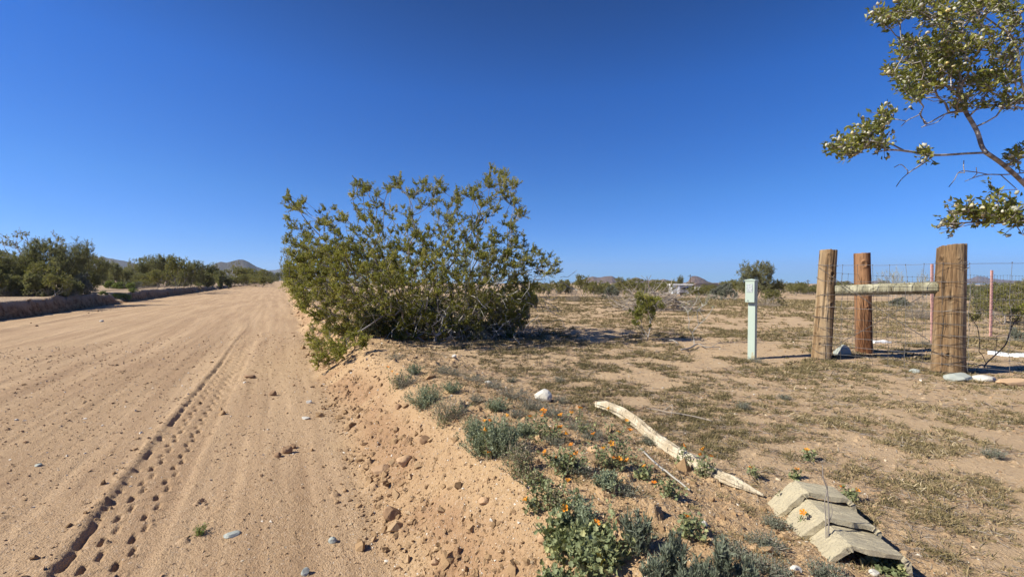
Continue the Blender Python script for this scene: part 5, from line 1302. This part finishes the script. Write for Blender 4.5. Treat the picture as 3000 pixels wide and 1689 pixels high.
def herb(kind, px, py, wpx, hpx, label, cat='plant', flowers=(), seed=None, group=None, dens=1.0):
    seed = int(px * 3 + py * 5 + wpx) if seed is None else seed; rng = np.random.default_rng(seed)
    g = gnd(px, py); k = g[1] / F; w = wpx * k / 2; h = hpx * k * 1.0
    area = (w * 2) * (h + w * .5); z0 = g.copy()
    def follow(S):                                    # feet follow the slope of the berm
        f = S[:, 0]; dz = ground_h(f[:, 0], f[:, 1]) - g[2]; S[..., 2] += dz[:, None]
        gr = ground_h(S[..., 0].ravel(), S[..., 1].ravel(), False).reshape(S.shape[:2]) + .004; S[..., 2] = np.maximum(S[..., 2], gr - .02); return S
    def leaves(S, per, ls, shape, faces, lo=.1, ang=.9, up=.3, vm=.5, vs=.17, jit=.0):
        n, m, _ = S.shape; t = rng.uniform(lo, 1, (n, per)) * (m - 1); i = np.minimum(t.astype(int), m - 2); f = (t - i)[..., None]
        r_ = np.arange(n)[:, None]; p = S[r_, i] * (1 - f) + S[r_, i + 1] * f; d = norm(S[r_, i + 1] - S[r_, i])
        p = p.reshape(-1, 3); d = d.reshape(-1, 3); X = norm(d * (1 - ang) + rng.normal(size=p.shape) * ang * .7 + [0, 0, up]); Z = norm(rng.normal(size=p.shape) * .6 + [0, 0, .9])
        if jit: p = p + rng.normal(size=p.shape) * jit
        s = ls * rng.uniform(.5, 1.2, len(p)); V, Fs = scatter(shape, faces, p, X, Z, s)
        v = np.clip(vm + np.repeat(rng.normal(0, .08, n), per) + rng.normal(0, vs, len(p)), 0, 1); return V - z0, Fs, np.repeat(v, len(shape))
    def stemobj(S, r, mat, root, name='stem'):
        A = S[:, :-1].reshape(-1, 3) - z0; B = S[:, 1:].reshape(-1, 3) - z0; m = S.shape[1] - 1; rr = np.tile(np.linspace(r, r * .45, m + 1), (len(S), 1))
        V, Q = frusta(A, B, rr[:, :-1].ravel(), rr[:, 1:].ravel(), 4); mesh_obj(name, V, [Q], mat, root, False, {'v': np.repeat(np.clip(rng.normal(.5, .2, len(A)), 0, 1), 8)})
    nm = {'mallow': 'orange_mallow', 'lush': 'leafy_mallow', 'sage': 'blue_green_herb', 'grey': 'grey_herb', 'spiky': 'needle_leaved_plant', 'seed': 'seeding_herb', 'tiny': 'tiny_herb'}[kind]
    root = empty(nm, g, label, cat, group)
    if kind in ('mallow', 'lush'):
        ns = int((16 if kind == 'mallow' else 66) * dens); S = follow(stems(g, ns, w, h, rng, .6))
        FS = []
        for (fx, fy) in flowers:
            p = at(fx, fy, g[1] + rng.uniform(-.06, .03)); p[2] = max(p[2], gz(p[0], p[1]) + .05); f0 = g + [rng.normal() * w * .2, rng.normal() * w * .2, 0]; f0[:2] += (p[:2] - f0[:2]) * .35; f0[2] = gz(f0[0], f0[1]); FS.append(np.array([f0 + (p - f0) * t + np.array([0, 0, 1]) * .02 * math.sin(3.14 * t) for t in np.linspace(0, 1, 7)]))
        if FS: S = np.concatenate([S, np.array(FS)])
        stemobj(S, .0017 if kind == 'mallow' else .0028, M['dryherb'] if kind == 'mallow' else M['mallow'], root)
        ls = .016 if kind == 'mallow' else .022
        V, Fs, v = leaves(S, int(17 if kind == 'mallow' else 17), ls, LOBED, LOBEDF, .12, .9, .15, .56 if kind == 'mallow' else .62, .2, .008)
        mesh_obj('foliage', V, Fs, M['mallow'], root, False, {'v': v})
        for s in FS: flower(s[-1], root, z0, rng.uniform(.0115, .018), rng)
    elif kind == 'sage':
        S = follow(stems(g, int(95 * dens), w, h, rng, .5)); stemobj(S, .0014, M['sage'], root)
        V, Fs, v = leaves(S, 34, .016, LEAF * [1, .7, 1], LEAFF, .2, .9, .35, .5, .16, .005); mesh_obj('foliage', V, Fs, M['sage'], root, False, {'v': v})
    elif kind == 'grey':
        S = follow(stems(g, int(90 * dens), w, h, rng, .5)); stemobj(S, .0012, M['dead'], root)
        V, Fs, v = leaves(S, 14, .014, LEAF * [1, .5, 1], LEAFF, .15, .9, .3, .5, .18, .006); mesh_obj('foliage', V, Fs, M['grey_leaf'], root, False, {'v': v})
    elif kind == 'spiky':
        S = follow(stems(g, int(26 * dens), w * .8, h, rng, .2)); S[..., :2] = S[..., :2]; stemobj(S, .0018, M['spiky'], root)
        V, Fs, v = leaves(S, 46, .026, NARROW * [1, .8, 1], LEAFF, .15, .55, .5, .5, .18); mesh_obj('foliage', V, Fs, M['spiky'], root, False, {'v': v})
    elif kind == 'seed':
        S = follow(stems(g, int(70 * dens), w, h, rng, .3)); stemobj(S, .0011, M['dryherb'], root)
        V, Fs, v = leaves(S, 9, .012, LEAF * [1, .8, 2], LEAFF, .6, .7, .5, .6, .2, .004); mesh_obj('dry_foliage', V, Fs, M['dryherb'], root, False, {'v': v})
        V, Fs, v = leaves(S, 8, .014, LEAF, LEAFF, .05, .9, .2, .5, .16, .004); mesh_obj('foliage', V, Fs, M['mallow'], root, False, {'v': v})
    elif kind == 'tiny':
        S = follow(stems(g, 26, w, h, rng, .3)); stemobj(S, .0012, M['dryherb'], root)
        V, Fs, v = leaves(S, 12, .011, LEAF, LEAFF, .1, .9, .2, .5, .2, .003); mesh_obj('foliage', V, Fs, M['green_leaf'], root, False, {'v': v})
    return root, g

OM = 'orange flowered mallows along the berm'
herb('mallow', 1172, 1134, 90, 52, 'small mallow with orange flowers nearest the big bush', 'plant', [(1136, 1076), (1164, 1097), (1168, 1109), (1150, 1090)], group=OM)
herb('grey', 1190, 1130, 90, 48, 'grey herb grown through the small mallow near the big bush', group='grey herbs of the berm')
herb('sage', 1245, 1190, 120, 66, 'grey green herb with upright spikes left of the seeding herb', dens=.8, group='blue green herbs of the berm')
herb('seed', 1300, 1240, 130, 76, 'yellowish seeding herb between the grey green and the blue green herbs', group='seeding herbs of the berm')
herb('grey', 1325, 1225, 110, 80, 'grey upright herb behind the yellowish seeding herb', group='grey herbs of the berm', dens=.7)
herb('sage', 1418, 1322, 120, 120, 'thick blue green mound with a yellow orange flower at its foot', 'plant', dens=1.3, group='blue green herbs of the berm')
herb('sage', 1470, 1330, 110, 125, 'right half of the thick blue green mound', 'plant', dens=1.2, group='blue green herbs of the berm')
herb('mallow', 1432, 1345, 60, 90, 'mallow stems coming through the thick blue green mound', 'plant', [(1419, 1236), (1435, 1233), (1484, 1220), (1428, 1326), (1417, 1260)], group=OM, dens=.6)
herb('seed', 1520, 1385, 110, 105, 'brown seeding herb right of the thick blue green mound', group='seeding herbs of the berm', dens=1.2)
for i, (x, y, w_, h_, d_) in enumerate([(1335, 1098, 90, 20, .6), (1385, 1115, 90, 22, .7), (1440, 1136, 90, 26, .8), (1500, 1165, 110, 40, 1.0), (1560, 1200, 110, 42, 1.1), (1625, 1225, 110, 40, .9), (1690, 1262, 90, 36, .7), (1300, 1082, 60, 14, .5), (1735, 1290, 80, 34, .7), (1645, 1180, 70, 26, .5)]):
    herb('grey', x, y, w_, h_, ['low grey tuft second from the shade of the big bush', 'low grey tuft third from the shade of the big bush', 'low grey tuft behind the small pale stone', 'grey herb left of the white rock', 'grey herb in front of the white rock', 'grey herb right of the white rock',
         'grey herb left of the tip of the bleached log', 'low grey tuft nearest the shade of the big bush', 'grey herb under the tip of the bleached log', 'thin grey tuft behind the white rock'][i], group='grey herbs of the berm', dens=d_)
herb('mallow', 1600, 1285, 150, 70, 'mallow with many orange flowers below the white rock', 'plant', [(1553, 1221), (1592, 1203), (1589, 1219), (1674, 1212), (1644, 1219), (1608, 1261), (1632, 1253), (1643, 1252), (1655, 1271), (1640, 1284), (1598, 1207)], group=OM)
herb('mallow', 1655, 1385, 150, 95, 'sprawling mallow right of the seeding herb', 'plant', [(1675, 1304), (1690, 1331), (1599, 1325), (1596, 1335), (1630, 1341), (1668, 1340), (1675, 1352), (1739, 1272)], group=OM, dens=1.2)
herb('mallow', 1712, 1272, 90, 55, 'thin mallow standing left of the log tip', 'plant', [(1696, 1195), (1702, 1196)], group=OM, dens=.6)
herb('mallow', 1806, 1368, 150, 105, 'dense mallow under the middle of the bleached log', 'plant', [(1768, 1316), (1791, 1300), (1845, 1262), (1834, 1235), (1827, 1337), (1815, 1348), (1839, 1372), (1811, 1269), (1800, 1372)], group=OM, dens=1.5)
herb('mallow', 1790, 1290, 60, 80, 'tall single mallow in front of the log tip', 'plant', [(1785, 1199)], group=OM, dens=.35)
herb('mallow', 1885, 1400, 60, 50, 'low mallow left of the thin pale stick', 'plant', [(1890, 1369)], group=OM, dens=.7)
herb('mallow', 1792, 1510, 36, 130, 'thin tall mallow stem standing alone on the sand', 'plant', [], group=OM, dens=.15)
herb('mallow', 1560, 1500, 60, 60, 'leaning mallow stalk at the left side of the leafy mallow', 'plant', [(1542, 1466)], group=OM, dens=.4)
herb('mallow', 1610, 1470, 140, 90, 'greyish mallow above the leafy mallow', 'plant', [(1663, 1444)], group=OM, dens=1.1)
herb('lush', 1650, 1590, 170, 110, 'leafy mallow with large pale green leaves at the foot of the berm herbs', 'plant', [(1658, 1488), (1746, 1534)], group='leafy mallows')
BIGM = herb('lush', 1735, 1655, 190, 130, 'largest leafy mallow with one yellow leaf near the bottom edge', 'plant', [], group='leafy mallows', dens=1.2)
herb('sage', 1690, 1560, 100, 120, 'feathery blue green herb inside the leafy mallows', group='blue green herbs of the berm', dens=.6)
herb('lush', 1630, 1740, 120, 70, 'leafy mallow cut by the bottom edge', 'plant', [], group='leafy mallows', dens=.5)
herb('mallow', 2003, 1362, 50, 50, 'mallow with one big orange flower behind the bleached log', 'plant', [(2003, 1306)], group=OM, dens=.4)
herb('mallow', 2060, 1400, 80, 70, 'mallow with green leaves against the middle of the bleached log', 'plant', [(2061, 1319), (2053, 1333), (2083, 1337)], group=OM, dens=.7)
herb('mallow', 1960, 1452, 90, 60, 'low mallow in the dry grass below the pale stick', 'plant', [(1916, 1457)], group=OM, dens=.8)
herb('mallow', 2020, 1560, 110, 60, 'low mallow in front of the small white stone', 'plant', [(2013, 1514)], group=OM, dens=1.0)
herb('mallow', 2205, 1402, 40, 34, 'yellow flowered small herb above the log end', 'plant', [(2202, 1370)], group=OM, dens=.4)
herb('mallow', 2330, 1402, 34, 26, 'tiny mallow behind the farthest concrete shell', 'plant', [(2334, 1387)], group=OM, dens=.4)
herb('mallow', 2370, 1348, 40, 34, 'tiny mallow out on the dry grass, far from the log', 'plant', [(2364, 1327)], group=OM, dens=.5)
herb('mallow', 2485, 1462, 56, 26, 'tiny mallow right of the concrete shells', 'plant', [(2465, 1441), (2509, 1448)], group=OM, dens=.5)
herb('mallow', 2290, 1480, 24, 50, 'thin leafy mallow stalk shading the farthest concrete shell', 'plant', [], group=OM, dens=.25)
herb('mallow', 2350, 1545, 36, 60, 'mallow sprig with one flower in front of the middle concrete shell', 'plant', [(2356, 1503)], group=OM, dens=.25)
herb('lush', 2585, 1672, 90, 40, 'green leafy herb in the shade of the nearest concrete shell', 'plant', [], group='leafy mallows', dens=.25)
for i, (x, y, w_, h_) in enumerate([(1862, 1612, 110, 130), (1975, 1690, 90, 150), (1920, 1730, 100, 110), (2055, 1735, 100, 120), (2118, 1720, 60, 165), (2185, 1735, 90, 120), (2010, 1755, 90, 110)]):
    herb('spiky', x, y, w_, h_, ['needle leaved plant beside the leafy mallows', 'upright needle leaved plant second from the leafy mallows', 'low needle leaved plant at the bottom edge beside the largest leafy mallow', 'needle leaved plant at the bottom edge below the small white stone',
         'tallest thin needle leaved plant at the bottom edge', 'needle leaved plant nearest the concrete shells', 'needle leaved plant cut by the bottom edge between two taller ones'][i], group='needle leaved plants at the bottom edge', dens=1.2 if i else 1.6)
for i, (x, y, w_, h_) in enumerate([(2245, 1600, 120, 40), (2255, 1680, 120, 50), (2150, 1620, 110, 36), (2420, 1690, 110, 40), (1905, 1300, 60, 26), (2265, 1535, 70, 34)]):
    herb('grey', x, y, w_, h_, ['curly grey dry herb left of the middle concrete shell', 'curly grey dry herb left of the nearest concrete shell', 'grey dry herb between needle leaves and shells', 'grey dry herb below the arch of the nearest shell', 'small grey tuft beside the bleached log', 'grey dry herb at the foot of the farthest shell'][i], group='grey dry herbs near the shells', dens=.8)
for i, (x, y, w_, h_) in enumerate([(2180, 1200, 44, 26), (2215, 1062, 60, 18), (1640, 1120, 40, 20), (1500, 1118, 36, 18), (2710, 1010, 40, 18), (2910, 1340, 60, 30), (2300, 1170, 40, 18)]):
    herb('grey', x, y, w_, h_, ['round grey tuft alone on the dry grass', 'grey tuft at the foot of the mint pedestal', 'small grey tuft behind the berm', 'tiny grey tuft behind the small pale stone', 'grey tuft beside the pink steel post', 'grey tuft on the dry grass near the right edge', 'small grey tuft below the pedestal'][i], group='grey tufts on the flat', dens=.6)
herb('tiny', 585, 1566, 44, 30, 'tiny green plant alone on the road shoulder')
_rr = np.random.default_rng(88)
for i in range(26):
    t = i / 25; cx = 1165 + t * 560 + (0 if i % 2 else 130 * t) + _rr.normal() * 14; cy = 1118 + 420 * t ** 1.15 + _rr.normal() * 14 - (0 if i % 2 else 60)
    kd = ['grey', 'seed', 'sage', 'mallow'][i % 4]; sz = 50 + 40 * t
    herb(kd, cx, cy, sz * 1.1, sz * (.6 if kd != 'grey' else .4), {'grey': 'small grey herb in the strip of weeds along the berm', 'seed': 'small dry seeding herb in the strip of weeds along the berm', 'sage': 'small blue green herb in the strip of weeds along the berm', 'mallow': 'small flowerless mallow in the strip of weeds along the berm'}[kd], group='small weeds filling the strip along the berm', dens=.45, seed=900 + i)
def yellow_leaf():
    rng = np.random.default_rng(3); p = at(1742, 1618, gnd(1742, 1640)[1] - .05); V, Fs = scatter(LOBED, LOBEDF, np.array([[0, 0, 0], [.004, 0, .004]]), np.array([[.5, -.3, -.8], [.2, .5, -.8]]), np.array([[-.4, -.9, .2], [-.5, -.8, .3]]), np.array([.052, .040]))
    o = mesh_obj('yellow_leaf', V, Fs, M['yellow'], BIGM[0], False, {'v': np.full(len(V), .5)}); o.location = p - BIGM[1]; tag(o, 'bright yellow withered leaf')
yellow_leaf()
def tall_stalk():
    rng = np.random.default_rng(6); g = gnd(2420, 1612); mb = MB()
    for (pts, r) in ([[(2424, 1596), (2428, 1520), (2424, 1440), (2412, 1400), (2410, 1362)], .0035], [[(2420, 1600), (2419, 1520), (2416, 1470), (2424, 1430), (2418, 1405)], .0025], [[(2428, 1530), (2438, 1500), (2434, 1470)], .0018], [[(2412, 1400), (2400, 1385)], .0015]):
        Q = spline([g + [0, 0, -.01]] + [at(x, y, g[1]) for x, y in pts] if pts[0][1] > 1590 else [at(x, y, g[1]) for x, y in pts], 8); V, Fc = tube(Q - g, np.linspace(r, r * .4, len(Q)), 6, True, .06, rng); mb.add(V, Fc, .5)
    o = mb.build('dry_stalk', M['twig'], None, True); o.location = g; tag(o, 'tall bare dry stalk standing in front of the concrete shells', 'dry stalk')
tall_stalk()
def dark_sapling():
    rng = np.random.default_rng(16); g = gnd(2884, 1080); Y = g[1]; att = []
    init = [spline([g] + [at(x, y, Y) for x, y in p], 6) for p in ([(2888, 1066), (2915, 1040), (2945, 1010), (2958, 975), (2968, 950), (2990, 920)],)]
    init += [spline([at(x, y, Y) for x, y in p], 6) for p in ([(2915, 1038), (2919, 1012), (2920, 985), (2935, 978)], [(2920, 990), (2908, 984)], [(2890, 1066), (2878, 1040), (2868, 1030)], [(2958, 975), (2962, 950), (2958, 930)], [(2868, 1030), (2870, 1000), (2864, 960), (2855, 945)])]
    for (px, py, n, s) in [(2990, 905, 18, 16), (2965, 915, 12, 12), (3010, 930, 12, 14), (2850, 935, 6, 10), (2865, 925, 6, 10), (2980, 935, 8, 10)]:
        for k in range(n): att.append(at(px + rng.normal() * s * .6, py + rng.normal() * s * .5, Y + rng.normal() * .08))
    att = np.array(att); P, par, cnt, tips = grow([g], att, .3, .08, .08, rng, init)
    V, Fs, v, tw = sprigs(att, att - g, 4, .05, 5, .018, rng, .8, .3)
    root = empty('dark_stemmed_sapling', g, 'dark bare stemmed young creosote standing inside the fence beside the thick post', 'shrub')
    SV, SF, sv = stems_mesh(P - g, par, cnt, .0022, .35, .013, rng, 6, (tw[0] - g, tw[1] - g))
    mesh_obj('stem', SV, SF, M['twig_dark'], root, False, {'v': sv}); mesh_obj('foliage', V - g, Fs, M['creosote'], root, False, {'v': v})
dark_sapling()

# ------------------------------------------------------------------ dry grass and litter: nobody could count it
def dry_grass():
    rng = np.random.default_rng(50); n = 300000
    r = np.exp(rng.uniform(math.log(1.35), math.log(46), n)); a = rng.uniform(-.62, .98, n); x = r * np.sin(a); y = r * np.cos(a); q, p = qp(x, y)
    d = litter(x, y); tuft = sst(.44, .62, vn(x * 10, y * 15, 401) * .65 + vn(x * 2.6, y * 3.4, 402) * .35)
    w = (d ** 1.2) * (.10 + .80 * tuft) * np.where(r < 3, .8, 1)
    w = np.where((q > 1.25) & (q < 2.3) & (r < 7), np.where(r < 7, .10 * tuft, w), w)
    k = rng.random(n) < w * .95; x, y, r, q = x[k], y[k], r[k], q[k]; n = len(x)
    nb = 15; size = (.018 + .0046 * r) * np.exp(rng.normal(0, .3, n)); size = np.minimum(size, .26) * np.where(r > 12, .75, 1)
    z = ground_h(x, y); C = np.stack([x, y, z - .003], 1)
    tv = np.clip(.38 + .22 * fbm(x * .8, y * .8, 3, 410) + rng.normal(0, .16, n), 0, 1)
    B = np.repeat(C, nb, 0); s = np.repeat(size, nb); m = n * nb
    off = rng.normal(size=(m, 3)) * np.array([1, 1, 0]) * s[:, None] * .32; B = B + off
    D = norm(rng.normal(size=(m, 3)) * [1, 1, .35] + off / s[:, None] * .9 + np.array([.30, -.05, 1.05])); L_ = s * rng.uniform(.35, 1.15, m)
    W = norm(np.cross(D, rng.normal(size=(m, 3)))) * (.0005 + .00040 * np.repeat(r, nb))[:, None] * rng.uniform(.6, 1.3, (m, 1))
    mid = B + D * (L_ * .55)[:, None]; tip = B + D * L_[:, None] + np.stack([rng.normal(0, .3, m), rng.normal(0, .3, m), -rng.uniform(0, .5, m)], 1) * (L_ * .5)[:, None]
    V = np.stack([B - W, B + W, mid + W * .8, mid - W * .8, tip], 1).reshape(-1, 3); i = np.arange(m)[:, None] * 5
    v = np.repeat(np.clip(np.repeat(tv, nb) + rng.normal(0, .14, m), 0, 1), 5)
    tag(mesh_obj('dry_grass', V, [i + np.array([[0, 1, 2, 3]]), i + np.array([[3, 2, 4]])], M['grass'], None, False, {'v': v}), 'short dry brown grass tufts over the desert flat', 'grass', None, 'stuff')
    # litter: twigs and stalks lying flat
    n = 70000; r = np.exp(rng.uniform(math.log(1.35), math.log(11), n)); a = rng.uniform(-.5, .98, n); x = r * np.sin(a); y = r * np.cos(a); q, p = qp(x, y)
    k = rng.random(n) < np.maximum(litter(x, y) * .9, .04 * (q > 1.0)); x, y, r = x[k], y[k], r[k]; n = len(x); z = ground_h(x, y) + .003
    C = np.stack([x, y, z], 1); th = rng.normal(.1, .9, n); D = np.stack([np.cos(th), np.sin(th), rng.normal(0, .18, n)], 1); L_ = (.006 + .004 * r) * np.exp(rng.normal(0, .5, n))
    A = C - D * L_[:, None]; B = C + D * L_[:, None]; rr = .0005 + .0003 * r; V, Q = frusta(A, B, rr, rr * .6, 3)
    V[:, 2] += .001
    tag(mesh_obj('plant_litter', V, [Q], M['dead'], None, False, {'v': np.repeat(np.clip(rng.normal(.5, .3, n), 0, 1), 6)}), 'broken dry twigs and stalks littering the desert flat', 'litter', None, 'stuff')
    # fallen leaves and stalks beneath the big creosote
dry_grass()

def bird():
    p = at(2358, 434, 40); s = .09
    V = np.array([(-1, 0, .25), (-.2, .18, 0), (-.2, -.18, 0), (1, .05, .3), (.2, .18, 0), (.2, -.18, 0), (0, .5, .02), (0, -.6, 0), (0, 0, .12), (0, 0, -.14)]) * s
    o = mesh_obj('bird', V, [np.array([(0, 2, 1), (1, 2, 8), (1, 9, 2), (3, 4, 5), (4, 8, 5), (4, 5, 9), (1, 8, 6), (4, 6, 8), (1, 6, 9), (4, 9, 6), (2, 7, 8), (5, 8, 7), (2, 9, 7), (5, 7, 9)])], M['twig_dark'], None, False, {'v': np.full(10, .3)})
    o.location = p; tag(o, 'tiny dark bird flying in the blue sky left of the branches', 'bird')
bird()
# ------------------------------------------------------------------ the air between here and the hills
def haze():
    m = bpy.data.materials.new('thin air'); m.use_nodes = True; nt = m.node_tree; nt.nodes.clear()
    o = nt.nodes.new('ShaderNodeOutputMaterial'); v = nt.nodes.new('ShaderNodeVolumePrincipled'); v.inputs['Color'].default_value = (.62, .78, 1, 1); v.inputs['Density'].default_value = HAZE; v.inputs['Anisotropy'].default_value = .2
    nt.links.new(v.outputs[0], o.inputs['Volume'])
    ob = MB().box((0, 0, 150), (26000, 26000, 620)).build('haze', m); tag(ob, 'thin blue air over the whole desert flat', 'haze', None, 'stuff')
HAZE = 6.5e-5
haze()
